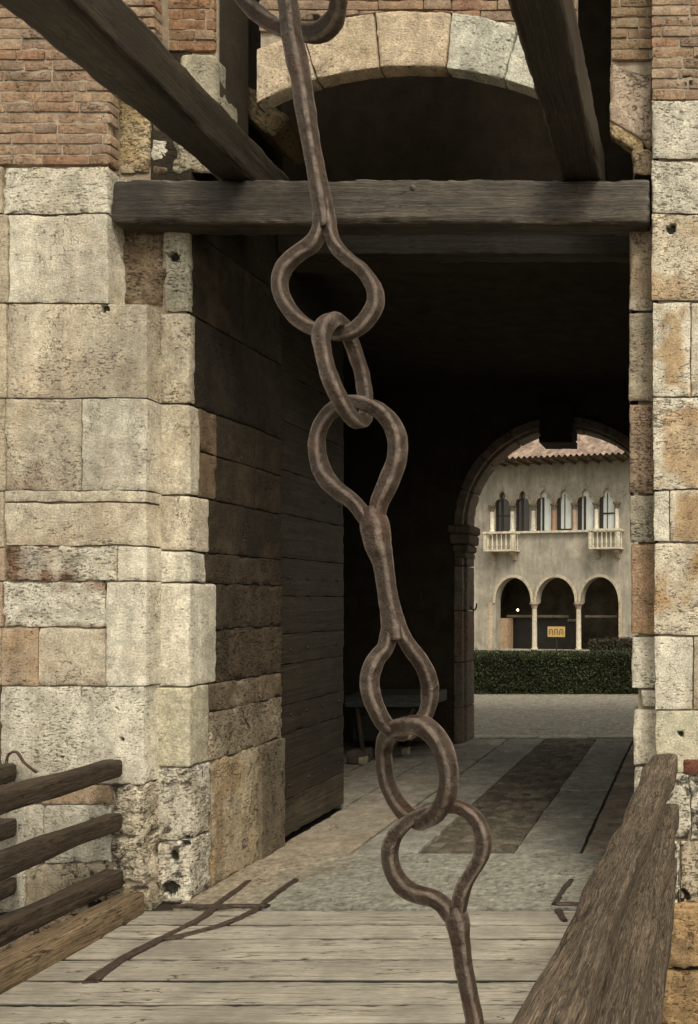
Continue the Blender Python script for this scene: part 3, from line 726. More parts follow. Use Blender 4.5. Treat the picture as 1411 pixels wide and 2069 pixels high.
rbox(kk, (-4.08, 1.1, kz0), (-3.90, 5.93, kz1), r=.02, cell=(.03, .05, .03), amp=.006, ns=5, col=(.20, .145, .09), gax=1, seed=3)
part(kk, 'kerb_beam', M_RAIL, db)
# iron straps lying on the deck and apron
def ribbon(mb, pts, hw=.028, z=.002, th=.009, seed=0):
    P = [fl(a, b_) for a, b_ in pts]; P = smooth_path([(p[0], p[1], w_, 0) for p, w_ in zip(P, hw if isinstance(hw, (list, tuple)) else [hw] * len(P))], 8, False)
    V = []; f = []
    for i in range(len(P)):
        t_ = P[min(i + 1, len(P) - 1)][:2] - P[max(i - 1, 0)][:2]; t_ /= np.linalg.norm(t_); nn = np.array((-t_[1], t_[0])) * P[i][2] * .68
        for s, zz in ((1, z - .01), (1, z + th * .6), (.6, z + th), (-.6, z + th), (-1, z + th * .6), (-1, z - .01)): V.append((P[i][0] + nn[0] * s, P[i][1] + nn[1] * s, zz))
    V = np.array(V); V[:, :2] += np.stack([fbm(V * 14, seed, 4), fbm(V * 14 + 9, seed, 4)], 1) * .018; V[:, 2] += fbm(V * 45, seed, 3) * .004
    for i in range(len(P) - 1):
        for k in range(5): f.append((i * 6 + k, i * 6 + k + 1, (i + 1) * 6 + k + 1, (i + 1) * 6 + k))
    f.append(tuple(range(6))); f.append(tuple((len(P) - 1) * 6 + 5 - k for k in range(6)))
    mb.add(V, f, (.62, .58, .58))
sm = MB()
ribbon(sm, [(180, 1985), (250, 1937), (335, 1892), (410, 1853), (455, 1815), (502, 1781)], [.065, .045, .042, .042, .036, .034], seed=1)
ribbon(sm, [(330, 1898), (400, 1884), (470, 1862), (522, 1836), (560, 1805), (598, 1779)], .032, z=.007, seed=2)
ribbon(sm, [(350, 1833), (440, 1833), (545, 1832)], .035, z=.010, seed=3)
part(sm, 'iron_strap', M_IRON, db)
sm = MB()
ribbon(sm, [(1120, 1828), (1136, 1803), (1154, 1778)], .03, seed=4)
ribbon(sm, [(1122, 1828), (1170, 1827)], .022, z=.008, seed=5)
ribbon(sm, [(1128, 1840), (1136, 1852), (1142, 1862)], [.03, .03, .02], z=.006, seed=6)
part(sm, 'iron_strap', M_IRON, db)

# ------------------------------------------------------------------ railings
def rail(mb, p0, p1, wx, wz, col, seed=0, ch=.16, amp=.012, kn=0.):
    """octagonal hewn pole between two points"""
    p0 = np.array(p0); p1 = np.array(p1); L = np.linalg.norm(p1 - p0); n = int(L / .03); T = (p1 - p0) / L
    U = np.cross(T, (0, 0, 1.)); U /= np.linalg.norm(U); W = np.cross(U, T)
    prof = [(-1, -1 + ch), (-1, 1 - ch), (-1 + ch, 1), (1 - ch, 1), (1, 1 - ch), (1, -1 + ch), (1 - ch, -1), (-1 + ch, -1)]
    pr = []
    for i in range(8):
        a, b_ = np.array(prof[i]), np.array(prof[(i + 1) % 8])
        for t_ in (0, .33, .66): pr.append(a + (b_ - a) * t_)
    pr = np.array(pr); m_ = len(pr); V = []; G = []
    for i in range(n + 1):
        c = p0 + (p1 - p0) * i / n; sc = 1. - (.25 if i in (0, n) else 0) + .06 * math.sin(i * .11 + seed)
        for q in pr: V.append(c + U * q[0] * wx / 2 * sc + W * q[1] * wz / 2 * sc); G.append((L * i / n, q[0] * wx / 2, q[1] * wz / 2))
    V = np.array(V); nn = V - np.repeat(np.array([p0 + (p1 - p0) * i / n for i in range(n + 1)]), m_, 0); nn /= np.linalg.norm(nn, axis=1)[:, None]
    st_ = V.copy() * np.array((9, 2.2, 9)); V = V + nn * (fbm(st_, seed, 4) * amp)[:, None] + nn * (fbm(V * 2, seed + 3, 2) * amp * 1.5)[:, None]
    f = [(i * m_ + k, i * m_ + (k + 1) % m_, (i + 1) * m_ + (k + 1) % m_, (i + 1) * m_ + k) for i in range(n) for k in range(m_)]
    f.append(tuple(range(m_ - 1, -1, -1))); f.append(tuple(n * m_ + k for k in range(m_)))
    c = np.array(col) * (1 + .2 * fbm(V * 4, seed + 1))[:, None]
    mb.add(V, f, c, (0, 0, 0), np.array(G) + seed)

def railing(loc, label, spec, posts, col, mat):
    root = empty('wooden_railing', loc); tag(root, label, 'railing', 'wooden railings beside the drawbridge')
    for i, (p0, p1, wx, wz) in enumerate(spec):
        b_ = MB(); rail(b_, p0, p1, wx, wz, col, seed=i * 5 + int(abs(loc[0]) * 3), amp=.013 if mat is M_RAIL else .018); part(b_, 'rail', mat, root)
    for (x, y, z0, z1) in posts:
        b_ = MB(); rbox(b_, (x - .07, y - .07, z0), (x + .07, y + .07, z1), r=.02, cell=.05, amp=.006, col=col, gax=2); part(b_, 'post', mat, root)
    return root
RB = (.070, .052, .036)
hts = [1.015, .635, .235]
railing((-4.12, 4., 0), 'nearer of the two three-pole brown railings on the left side of the bridge', [((-4.14, 5.97, h), (-4.16, 1.3, h + .0), .125, .13) for h in hts],
        [(-4.20, 1.9, -.9, 1.15), (-4.25, 3.3, -.9, 1.15)], RB, M_RAIL)
rl = railing((-4.95, 4., 0), 'farther dark railing whose pole ends show at the left edge of the photo', [((-4.88, 5.95, h), (-4.93, 3.3, h), .13, .13) for h in (.99, .60, .19)],
        [(-5.0, 4.3, -3., 1.15)], (.07, .055, .04), M_RAIL)
bm_ = MB(); q = at(42, 1545, 5.93)
sweep(bm_, [(q[0] - .06, 5.88, q[2] - .03, .010), (q[0] - .05, 5.88, q[2] + .07, .010), (q[0] + .01, 5.88, q[2] + .10, .010), (q[0] + .05, 5.9, q[2] + .02, .010), (q[0] + .10, 5.95, q[2] - .06, .010)], sides=8, col=(.7, .6, .5))
part(bm_, 'bracket', M_IRON, rl)
railing((-.3, 4., 0), 'rough splintery railing of thick poles close to the camera on the right side', [
    ((-.225, 5.93, 1.06), (-.405, 1.5, 1.085), .17, .12), ((-.215, 5.93, .70), (-.315, 1.5, .70), .17, .15), ((-.20, 5.93, .33), (-.26, 1.5, .33), .15, .16)],
    [(-.36, 1.75, -.9, 1.0)], (.140, .108, .078), M_ROUGH)

# ------------------------------------------------------------------ beam and lifting arms
OAK = (.034, .027, .019)
bmw = MB(); rbox(bmw, (px(222, 6.02) + .005, 6.02, pz(451, 6.02)), (px(1315, 6.02) - .005, 6.24, pz(361, 6.02)), r=.02, cell=(.025, .025, .016), amp=.010, ns=5, col=(.066, .054, .040), gax=0, seed=2, wear=(.14, .118, .09), edge=1.6, tint=((.020, .016, .011), .75), var=.3)
beam = bmw.build('wooden_beam', M_WOOD); tag(beam, 'long dark weathered oak beam laid level across the gate opening', 'beam')
kn = MB()
for (kx, ky, kr) in ((832, 376, .035), (1165, 378, .02)):
    p = at(kx, ky, 6.0); lathe(kn, 0, 0, [(kr, -.03), (kr * .9, 0), (kr * .6, .014), (.004, .018)], n=12, col=(.06, .045, .035)); P = kn.v[-1]
    kn.v[-1] = np.stack([P[:, 0] + p[0], 6.03 - P[:, 2], P[:, 1] + p[2]], 1); kn.g[-1] = kn.v[-1] * np.array((.3, 1, 1))
kn.build('knot', M_WOOD, beam)
def arm(x0, x1, label, grp='lifting arms of the drawbridge', h=.31, taper=0.):
    root = empty('lifting_arm', ((x0 + x1) / 2, 6.2, 5.25)); tag(root, label, 'lifting arm', grp)
    b_ = MB()
    def wp(P):
        P = P.copy(); t_ = (6.0 - P[:, 1]); P[:, 2] += .018 * t_; m_ = P[:, 0] < (x0 + x1) / 2; P[m_, 0] -= taper * np.clip(t_[m_], 0, 2); return P
    rbox(b_, (x0, 1.55, 5.25), (x1, 7.0, 5.25 + h), r=.018, cell=(.02, .04, .02), amp=.009, ns=4, col=OAK, gax=1, seed=int(abs(x0) * 10), warp=wp, wear=(.17, .14, .105), edge=1.8, var=.35)
    part(b_, 'arm_beam', M_WOOD, root)
    return root
la = arm(-3.46, -3.215, 'wide dark timber arm slanting out to the upper left corner above the brick wall', taper=.09)
ra_ = arm(-.975, -.69, 'dark timber arm rising steeply to the top right beside the bricks', h=.31)
cr = MB(); rbox(cr, (-3.9, 1.72, 5.0), (-.3, 1.98, 5.30), r=.02, cell=.08, amp=.006, col=OAK); tag(cr.build('cross_timber', M_WOOD), 'dark timber joining the outer ends of both lifting arms above the chain', 'beam')

# ------------------------------------------------------------------ chain
YC = 2.0; KP = F / YC
ch = empty('drawbridge_chain', tuple(at(700, 800, YC))); tag(ch, 'heavy rusty hand-forged iron chain hanging in front of the gate', 'chain')
def L3(pts):
    out = []
    for p in pts:
        x, y, r = p[0], p[1], p[2]; dY = p[3] if len(p) > 3 else 0.
        q = at(x, y, YC + dY); out.append((q[0], q[1], q[2], .85 * r / KP * (YC + dY) / YC))
    return out
def newell(P):
    P = np.array(P)[:, :3]; c = P.mean(0); n = np.zeros(3)
    for i in range(len(P)): n += np.cross(P[i] - c, P[(i + 1) % len(P)] - c)
    n /= np.linalg.norm(n); return n if n[1] > 0 else -n
CI = (1, 1, 1)
RF = (.45, 1, .1)
# long link A : stem + eye + upper eye
lk = MB()
sweep(lk, L3([(560, -100, 19), (581, 0, 19), (593, 85, 20), (610, 170, 19.5), (623, 255, 18.5), (638, 340, 17), (647, 390, 19), (654, 430, 20), (656, 462, 17)]), ref=RF, col=CI, depth=.95, seed=1)
sweep(lk, L3([(651, 395, 10), (648, 440, 14), (644, 470, 15), (631, 493, 16), (604, 511, 16), (577, 537, 16), (566, 570, 16), (571, 600, 16), (588, 630, 16), (609, 650, 16), (633, 664, 16), (660, 672, 15.5), (686, 674, 15.5), (714, 668, 16.5),
              (739, 647, 17), (756, 619, 16.5), (758, 593, 16), (748, 567, 16), (729, 544, 15.5), (706, 525, 15), (684, 504, 15), (670, 478, 15), (664, 445, 14), (657, 395, 10)]), ref=RF, col=CI, seed=2, n=5)
sweep(lk, L3([(560, -95, 17), (520, -130, 17), (500, -190, 17), (520, -245, 17), (560, -262, 17), (600, -245, 17), (618, -190, 17), (598, -130, 17)]), closed=True, ref=RF, col=CI, seed=3)
part(lk, 'long_link', M_IRON, ch)
# ring behind the stem at the top
lk = MB(); q = L3([(602, 64, 20, .10), (645, 66, 20, .07), (672, 46, 18, .02), (684, 15, 17, -.02), (684, -40, 17, -.05), (672, -120, 17, -.06), (640, -190, 17, -.03), (590, -215, 17, .0), (530, -190, 17, .05), (480, -110, 17, .09),
              (474, -40, 17, .12), (498, 5, 17, .13), (530, 34, 18, .13), (566, 56, 19, .12)])
sweep(lk, q, closed=True, ref=newell(q), col=CI, seed=4); part(lk, 'ring_link', M_IRON, ch)
# ring B
lk = MB(); q = L3([(673, 646, 17, -.05), (652, 668, 18, -.075), (652, 705, 18, -.085), (660, 742, 18, -.085), (673, 779, 18, -.08), (692, 817, 18, -.06), (712, 845, 17, -.03), (731, 852, 14, .02), (740, 838, 15, .06),
              (738, 800, 16, .085), (731, 755, 16, .09), (720, 715, 16, .085), (708, 685, 16, .07), (695, 658, 16, .03)])
sweep(lk, q, closed=True, ref=newell(q), col=CI, seed=5); part(lk, 'ring_link', M_IRON, ch)
# double-eyed link C
lk = MB()
sweep(lk, L3([(746, 1026, 22), (757, 1060, 30), (763, 1098, 28), (773, 1132, 22), (781, 1182, 20), (789, 1232, 22), (797, 1270, 26), (799, 1292, 24)]), ref=(.4, 1, .1), col=CI, depth=.8, seed=6)
sweep(lk, L3([(752, 1070, 12), (735, 1040, 17), (711, 1012, 17), (684, 991, 18), (659, 966, 18), (645, 931, 18), (641, 893, 17), (649, 861, 16), (666, 835, 15), (692, 818, 15), (720, 813, 15), (747, 819, 16), (772, 834, 18), (792, 858, 19.5),
              (803, 893, 20), (800, 936, 20), (784, 976, 20), (768, 1012, 19), (762, 1040, 17), (760, 1075, 12)]), ref=(.5, 1, .1), col=CI, seed=7, n=5)
sweep(lk, L3([(790, 1235, 12), (787, 1275, 17), (780, 1306, 17, -.01), (760, 1333, 18, -.03), (748, 1368, 18.5, -.04), (750, 1403, 18.5, -.045), (762, 1435, 18, -.04), (779, 1464, 16.5, -.02), (800, 1480, 15, .0), (826, 1480, 15, .03),
              (849, 1460, 16, .05), (864, 1432, 17, .06), (869, 1403, 18, .06), (866, 1373, 18, .05), (854, 1342, 17, .03), (832, 1312, 16, .01), (814, 1282, 15), (800, 1240, 12)]), ref=(.45, 1, .05), col=CI, seed=8, n=5)
part(lk, 'double_eye_link', M_IRON, ch)
# ring D
lk = MB(); q = L3([(828, 1465, 20, -.06), (862, 1470, 21, -.08), (889, 1500, 21, -.09), (904, 1542, 21, -.09), (907, 1583, 20, -.085), (898, 1620, 20, -.07), (877, 1648, 19, -.045), (850, 1660, 19, -.01), (822, 1645, 17, .03),
              (799, 1616, 17, .06), (783, 1580, 17, .08), (776, 1540, 17, .085), (777, 1503, 17, .07), (796, 1474, 18, .0)])
sweep(lk, q, closed=True, ref=newell(q), col=CI, seed=9); part(lk, 'ring_link', M_IRON, ch)
# bottom link E
lk = MB()
sweep(lk, L3([(914, 1830, 18), (922, 1856, 24), (930, 1901, 21), (939, 1961, 18.5), (951, 2022, 18), (960, 2067, 18), (975, 2180, 18), (1000, 2400, 18), (1022, 2620, 18), (1040, 2850, 18), (1052, 3066, 18)]), ref=(.3, 1, 0), col=CI, depth=.85, seed=10)
sweep(lk, L3([(920, 1870, 10), (906, 1842, 15), (889, 1824, 16), (868, 1813, 16), (843, 1807, 17), (817, 1793, 17), (796, 1764, 17), (788, 1730, 17), (795, 1696, 16), (813, 1670, 16, -.01), (840, 1649, 15, -.01), (871, 1636, 15), (904, 1630, 15, .02),
              (934, 1634, 15, .02), (959, 1652, 16, .01), (974, 1681, 16.5), (976, 1713, 16.5), (965, 1745, 16), (947, 1773, 16), (934, 1800, 16), (929, 1830, 15), (926, 1870, 10)]), ref=(.3, 1, .1), col=CI, seed=11, n=5)
part(lk, 'long_link', M_IRON, ch)
# hanger from the cross timber, out of the frame
lk = MB()
p = at(560, -255, YC); sweep(lk, [(p[0], 2.0, p[2], .02), (p[0] - .1, 1.95, 4.6, .02), (p[0] - .12, 1.86, 5.02, .02)], ref=(1, 0, 0), col=CI, sides=10); part(lk, 'hanger_bar', M_IRON, ch)

# ------------------------------------------------------------------ table in the dark of the passage
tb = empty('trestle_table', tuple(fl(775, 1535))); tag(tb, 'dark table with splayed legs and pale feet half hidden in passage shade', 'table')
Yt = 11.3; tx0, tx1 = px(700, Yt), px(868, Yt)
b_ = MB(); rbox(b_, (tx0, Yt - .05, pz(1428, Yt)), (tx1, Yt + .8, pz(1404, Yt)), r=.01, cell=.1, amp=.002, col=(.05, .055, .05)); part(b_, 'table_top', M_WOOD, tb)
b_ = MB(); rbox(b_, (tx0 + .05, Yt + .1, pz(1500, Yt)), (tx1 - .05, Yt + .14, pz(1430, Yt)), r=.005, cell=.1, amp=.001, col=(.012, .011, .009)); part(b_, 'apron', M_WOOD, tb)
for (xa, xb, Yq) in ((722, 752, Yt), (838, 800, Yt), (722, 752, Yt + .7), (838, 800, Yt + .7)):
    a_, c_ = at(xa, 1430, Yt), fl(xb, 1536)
    b_ = MB(); sweep(b_, [(a_[0], Yq, a_[2], .03), (c_[0], Yq, .10, .03)], ref=(0, 1, 0), sides=8, col=(.015, .013, .01)); lg = part(b_, 'leg', M_DARKBROWN, tb)
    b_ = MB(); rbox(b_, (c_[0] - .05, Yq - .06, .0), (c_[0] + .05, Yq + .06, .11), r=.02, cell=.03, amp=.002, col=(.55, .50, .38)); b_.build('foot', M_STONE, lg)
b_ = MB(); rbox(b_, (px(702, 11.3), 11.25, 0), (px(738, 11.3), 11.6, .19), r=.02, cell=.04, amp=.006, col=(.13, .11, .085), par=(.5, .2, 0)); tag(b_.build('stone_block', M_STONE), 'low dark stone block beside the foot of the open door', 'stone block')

# ------------------------------------------------------------------ courtyard: hedge, shrub
def leaves(mb, n, sampler, size, cols, seed):
    r_ = np.random.default_rng(seed); P, N = sampler(n, r_)
    a = r_.normal(size=(n, 3)); a += N * .8; a /= np.linalg.norm(a, axis=1)[:, None]
    b_ = np.cross(a, r_.normal(size=(n, 3))); b_ /= np.linalg.norm(b_, axis=1)[:, None]; c = np.cross(a, b_)
    s = size * r_.uniform(.6, 1.3, (n, 1))
    V = np.stack([P - b_ * s, P - c * s * .55 + a * s * .1, P + b_ * s, P + c * s * .55 - a * s * .1], 1).reshape(-1, 3)
    C = np.array(cols)[r_.integers(0, len(cols), n)] * r_.uniform(.7, 1.3, (n, 1)) * (1 + .7 * fbm(P * 2.2, seed + 8, 3))[:, None]
    k_ = r_.random(n) < .02; V = V.reshape(n, 4, 3); V[k_, :, 2] += (r_.random(k_.sum()) * .09)[:, None] * (P[k_, 2:3] > P[:, 2].max() - .12); V = V.reshape(-1, 3)
    mb.add(V, np.arange(4 * n).reshape(-1, 4), np.repeat(C, 4, 0))
def leaf_mat(name):
    m, t, b = mat_base(name); t.links.new(attr(t, 'Col').outputs['Color'], b.inputs['Base Color']); b.inputs['Roughness'].default_value = .55; b.inputs['Specular IOR Level'].default_value = .3; return m
M_LEAF = leaf_mat('leaf')
def boxsamp(lo, hi, depth, bumpy=.05):
    lo = np.array(lo); hi = np.array(hi)
    def f_(n, r_):
        L = hi - lo; areas = np.array([L[0] * L[2] * 1.2, L[0] * L[1], L[1] * L[2] * .3, L[1] * L[2] * .3, L[0] * L[2] * .3]); k = r_.choice(5, n, p=areas / areas.sum())
        P = lo + r_.random((n, 3)) * L; N = np.zeros((n, 3)); d = r_.random(n) ** 1.5 * depth
        m_ = k == 0; P[m_, 1] = lo[1] + d[m_]; N[m_, 1] = -1
        m_ = k == 1; P[m_, 2] = hi[2] - d[m_]; N[m_, 2] = 1
        m_ = k == 2; P[m_, 0] = lo[0] + d[m_]; N[m_, 0] = -1
        m_ = k == 3; P[m_, 0] = hi[0] - d[m_]; N[m_, 0] = 1
        m_ = k == 4; P[m_, 1] = hi[1] - d[m_]; N[m_, 1] = 1
        P += N * (fbm(P * 3, 5, 3) * bumpy)[:, None]; P[:, 2] = np.maximum(P[:, 2], lo[2])
        return P, N
    return f_
hg = empty('box_hedge', (-4., 20.3, 0)); tag(hg, 'long low clipped dark green hedge across the courtyard gravel', 'hedge')
hb = MB(); leaves(hb, 80000, boxsamp((-10, 19.85, .0), (2.5, 20.9, .98), .2, .03), .024, [(.045, .058, .022), (.03, .042, .016), (.06, .07, .028), (.022, .03, .013)], 1); part(hb, 'foliage', M_LEAF, hg, smooth=False)
hb = MB(); rbox(hb, (-9.9, 19.97, 0), (2.4, 20.8, .86), r=.05, cell=.12, amp=.03, col=(.012, .015, .006)); part(hb, 'branches', simple_mat('twigs', (.014, .014, .007), .95, 10., .5), hg)
sh = empty('ivy_shrub', (px(1235, 30), 30., 0)); tag(sh, 'dark leafy shrub growing behind the right end of the hedge', 'shrub')
hb = MB(); leaves(hb, 16000, boxsamp((px(1192, 30), 29.8, 0), (px(1192, 30) + 3.4, 31.2, pz(1294, 30)), .4, .18), .04, [(.03, .03, .017), (.02, .021, .012), (.045, .04, .022), (.06, .05, .03)], 2); part(hb, 'foliage', M_LEAF, sh, smooth=False)
hb = MB(); rbox(hb, (px(1196, 30), 30.05, 0), (px(1192, 30) + 3.2, 31.0, pz(1306, 30)), r=.1, cell=.2, amp=.08, col=(.01, .01, .006)); part(hb, 'branches', bpy.data.materials['twigs'], sh)
lg_ = MB(); rbox(lg_, (-9.5, 21.3, 0), (px(1035, 21.3), 21.7, pz(1318.5, 21.3)), r=.02, cell=.2, amp=.004, col=(.42, .37, .28), par=(.3, 0, 0)); tag(lg_.build('stone_ledge', M_STONE), 'low pale stone ledge just behind the left part of the hedge', 'ledge')

# ------------------------------------------------------------------ palace across the courtyard
PA = np.array((px(1010, 34.2), 34.2)); PB = np.array((px(1270, 33.0), 33.0)); dr = PB - PA; ang = math.atan2(dr[1], dr[0]); dr = dr / np.linalg.norm(dr)
pal = empty('palace', (PA[0], PA[1], 0), ang); tag(pal, 'pale plastered palace with pointed windows, two balconies and a ground floor arcade', 'palace')
nrm = np.array((-dr[1], dr[0]))
def uz(x, y, d=0.):
    """photo pixel -> palace local (u, z) on the plane d metres behind the facade"""
    o_ = PA + nrm * d; k = (x - VX) / F
    # X = k*Y ; (X,Y) = o + u*dr
    u = (k * o_[1] - o_[0]) / (dr[0] - k * dr[1]); Y = o_[1] + u * dr[1]
    return u, pz(y, Y)
M_PLAST = stone_mat('aged_plaster', fine=22., pit=.2, bumpd=.004, contrast=.12, mid=1.3)
M_WHITE = stone_mat('white_stone', fine=30., pit=.4, bumpd=.004, contrast=.2)
cr6 = lambda v: 960 + v / 4.276
cy6 = lambda v: 960 + v / 4.276
WINS = [(175, 302), (352, 472), (530, 662), (705, 838), (885, 1030), (1072, 1210)]
def ogee(x0, x1, zb, zs, zt):
    w_ = (x1 - x0) / 2; c = (x0 + x1) / 2; h = zt - zs
    half = [(w_, 0.), (w_ * 1.0, h * .12), (w_ * .93, h * .28), (w_ * .80, h * .40), (w_ * .60, h * .46), (w_ * .38, h * .47), (w_ * .43, h * .56), (w_ * .44, h * .66), (w_ * .38, h * .78), (w_ * .24, h * .88), (w_ * .10, h * .95), (0, h)]
    L = [(x0, zb)] + [(c - a, zs + b_) for a, b_ in half] + [(c + a, zs + b_) for a, b_ in half[-2::-1]] + [(x1, zb)]
    return L
def ogee_out(x0, x1, zs, zt, e):
    w_ = (x1 - x0) / 2 + e; c = (x0 + x1) / 2; h = zt - zs
    half = [(w_, 0), (w_ * .98, h * .15), (w_ * .88, h * .33), (w_ * .68, h * .52), (w_ * .42, h * .70), (w_ * .18, h * .88), (0, h + e * 2.2)]
    return [(c - a, zs + b_) for a, b_ in half] + [(c + a, zs + b_) for a, b_ in half[-2::-1]]
holes = []; wpos = []
for (a, b_) in WINS:
    u0, z0 = uz(cr6(a), cy6(482)); u1, _ = uz(cr6(b_), cy6(482)); um, zt_ = uz(cr6((a + b_) / 2), cy6(128)); _, zs_ = uz(cr6((a + b_) / 2), cy6(262))
    z0 = uz(cr6(600), cy6(482))[1]; zt_ = uz(cr6(600), cy6(126))[1]; zs_ = uz(cr6(600), cy6(262))[1]
    holes.append(ogee(u0, u1, z0, zs_, zt_)); wpos.append((u0, u1, z0, zs_, zt_))
ARC = [(178, 486), (530, 866), (914, 1242)]; apos = []
def roundarch(u0, u1, zb, zs, zt, n=20):
    c = (u0 + u1) / 2; w_ = (u1 - u0) / 2; h = zt - zs
    return [(u0, zb)] + [(c - w_ * math.cos(math.pi * k / n), zs + h * math.sin(math.pi * k / n) ** .92 if 0 < k < n else zs) for k in range(n + 1)] + [(u1, zb)]
for (a, b_) in ARC:
    u0 = uz(cr6(a), 1240)[0]; u1 = uz(cr6(b_), 1240)[0]; zs_ = uz(cr6(700), cy6(1105))[1]; zt_ = uz(cr6(700), cy6(882))[1]
    apos.append((u0, u1, zs_, zt_))
HH = [(apos[0][0], .25)]
for (u0, u1, zs_, zt_) in apos: HH += roundarch(u0, u1, .25, zs_, zt_)[1:-1]
holes.append(HH + [(apos[2][1], .25)])
EZ = uz(1140, 916)[1] + .22
wl = MB(); plate(wl, [(-14, 0), (12, 0), (12, EZ), (-14, EZ)], holes, 0, .45, col=(.38, .35, .295), par=(.15, .06, 0))
for (a, b_, c_, d_) in ((-14, -13.7, 0, 10), (11.7, 12, 0, 10)): box(wl, (a, .45, 0), (b_, 10, EZ), col=(.33, .3, .22))
box(wl, (-14, 9.7, 0), (12, 10, EZ), col=(.33, .3, .22)); wall = wl.build('wall', M_PLAST, pal, smooth=False)
# roof: pantile waves
rf = MB(); nx_, ny_ = 900, 34
U, Vv = np.meshgrid(np.linspace(-14.5, 12.5, nx_), np.linspace(0, 1, ny_), indexing='ij'); sl_ = Vv * 6.5
row = (sl_ / .42) % 1
Zr = EZ - .02 + (sl_ - 1.35) * .42 + .045 * np.cos(U * 2 * math.pi / .24) + .03 * (1 - row)
V_ = np.stack([U, sl_ - 1.35, Zr], -1).reshape(-1, 3); idx = np.arange(nx_ * ny_).reshape(nx_, ny_)
fq = np.stack([idx[:-1, :-1], idx[1:, :-1], idx[1:, 1:], idx[:-1, 1:]], -1).reshape(-1, 4)
tc = _h(np.floor(U.ravel() / .24 + .5).astype(int), np.floor(sl_.ravel() / .42).astype(int), np.zeros(U.size, int), 3)[:, None]
rf.add(V_, fq, np.array((.30, .225, .185)) * (.65 + .7 * tc), (.3, .1, 0))
box(rf, (-14.5, -1.28, EZ - .60), (12.5, .6, EZ - .57), col=(.10, .075, .05)); roof = rf.build('roof', M_BRICK, pal)
ev = MB()
for k in range(54): box(ev, (-14.3 + k * .5, -1.2, EZ - .68), (-14.2 + k * .5, .3, EZ - .601), col=(.10, .075, .05))
ev.build('rafter_ends', M_WOOD, roof, smooth=False)
# windows
M_PANE = simple_mat('painted_reflection_glass', (.74, .79, .76), .35, 3., .06, spec=.8)  # pale sky reflection put into the base colour of the panes
M_DPANE = simple_mat('dark_glass', (.045, .035, .032), .15, 3., .2, spec=.8)
M_WFR = simple_mat('dark_window_wood', (.03, .024, .02), .7, 6., .2)
for i, (u0, u1, z0, zs_, zt_) in enumerate(wpos):
    fr = MB(); plate(fr, ogee_out(u0, u1, zs_, zt_, .09) + [(u1 + .02, zs_)] + [(a, b_) for a, b_ in holes[i][1:-1][::-1]] + [(u0 - .02, zs_)], [], -.05, .05, col=(.40, .34, .25), par=(.3, .1, 0))
    wn = fr.build('window', M_WHITE, pal, smooth=False)
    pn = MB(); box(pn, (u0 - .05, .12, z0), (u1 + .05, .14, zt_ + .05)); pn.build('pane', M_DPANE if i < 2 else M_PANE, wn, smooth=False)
    wf = MB(); wm_ = u0 + (u1 - u0) * (.22 if i > 1 else .1)
    box(wf, (u0, .05, z0), (wm_, .11, zt_ + .02)); box(wf, (u0 + (u1 - u0) * .46, .08, z0), (u0 + (u1 - u0) * .50, .11, zt_ - .2) if i in (3, 5) else (u0 + (u1 - u0) * .34, .11, zt_ - .3))
    box(wf, (u1 - .05, .08, z0), (u1 + .02, .11, zs_ + .1))
    if i in (0, 5): box(wf, (u0 + .08, .08, z0 + (zs_ - z0) * .62), (u1, .11, z0 + (zs_ - z0) * .62 + .05))
    if i == 3: box(wf, (u0 + .1, .08, z0), (u1, .11, z0 + .08))
    wf.build('casement', M_WFR, wn, smooth=False)
# columns between windows
def column(u, z0, z1, r, col, capc, y=-.02):
    c_ = MB(); lathe(c_, u, y, [(r * 1.35, z0), (r * 1.35, z0 + .05), (r, z0 + .09), (r * .92, z1 - .24)], n=12, col=col, par=(.3, 0, 0)); cm = c_.build('column', M_WHITE, pal)
    k_ = MB(); lathe(k_, u, y, [(r * .95, z1 - .24), (r * 1.1, z1 - .2), (r * 1.1, z1 - .17), (r * 1.5, z1 - .06), (r * 1.9, z1 - .05), (r * 1.9, z1 + .02)], n=12, col=capc, par=(.6, .2, 0)); k_.build('capital', M_WHITE, cm)
z0w = wpos[0][2]; zsw = wpos[0][3]
for (cx_, cl) in ((150, PALE), (326, PALE), (506, PALE), (685, (.42, .24, .17)), (862, (.48, .36, .27)), (1050, PALE), (1228, PALE)):
    column(uz(cr6(cx_), 1000)[0], z0w, zsw + .03, .085, cl, (.20, .165, .12))
sl2 = MB(); us0, us1 = uz(cr6(130), 1070)[0], uz(cr6(1250), 1070)[0]; box(sl2, (us0, -.16, z0w - .09), (us1, .3, z0w), r=.015, cell=.2, col=(.62, .58, .47)); sl2.build('sill', M_WHITE, pal)
# arcade columns, mouldings
for (cx_) in (506, 888):
    u_ = uz(cr6(cx_), 1240)[0]; column(u_, .25, apos[0][2], .105, (.58, .53, .42), (.38, .30, .24), y=.1)
for i, (u0, u1, zs_, zt_) in enumerate(apos):
    fr = MB(); inn = roundarch(u0, u1, zs_ - .01, zs_, zt_)[1:-1]; out = roundarch(u0 - .10, u1 + .10, zs_, zs_, zt_ + .11)[1:-1]
    plate(fr, out + inn[::-1], [], -.05, .06, col=(.50, .44, .34), par=(.2, 0, 0)); fr.build('arch_moulding', M_WHITE, pal, smooth=False)
for (a, b_) in ((118, 150), (1242, 1270)):
    jm = MB(); box(jm, (uz(cr6(a), 1240)[0], -.03, 0), (uz(cr6(b_), 1240)[0], .3, apos[0][2] + .02), r=.01, cell=.3, col=(.50, .40, .30), par=(.3, .1, 0)); jm.build('pilaster', M_WHITE, pal)
jm = MB(); uj0, uj1 = uz(cr6(150), 1300)[0], uz(cr6(238), 1300)[0]; box(jm, (uj0, .47, 0), (uj1, 1.0, uz(1000, cy6(1240))[1]), col=(.42, .30, .20), par=(.2, 0, 0))
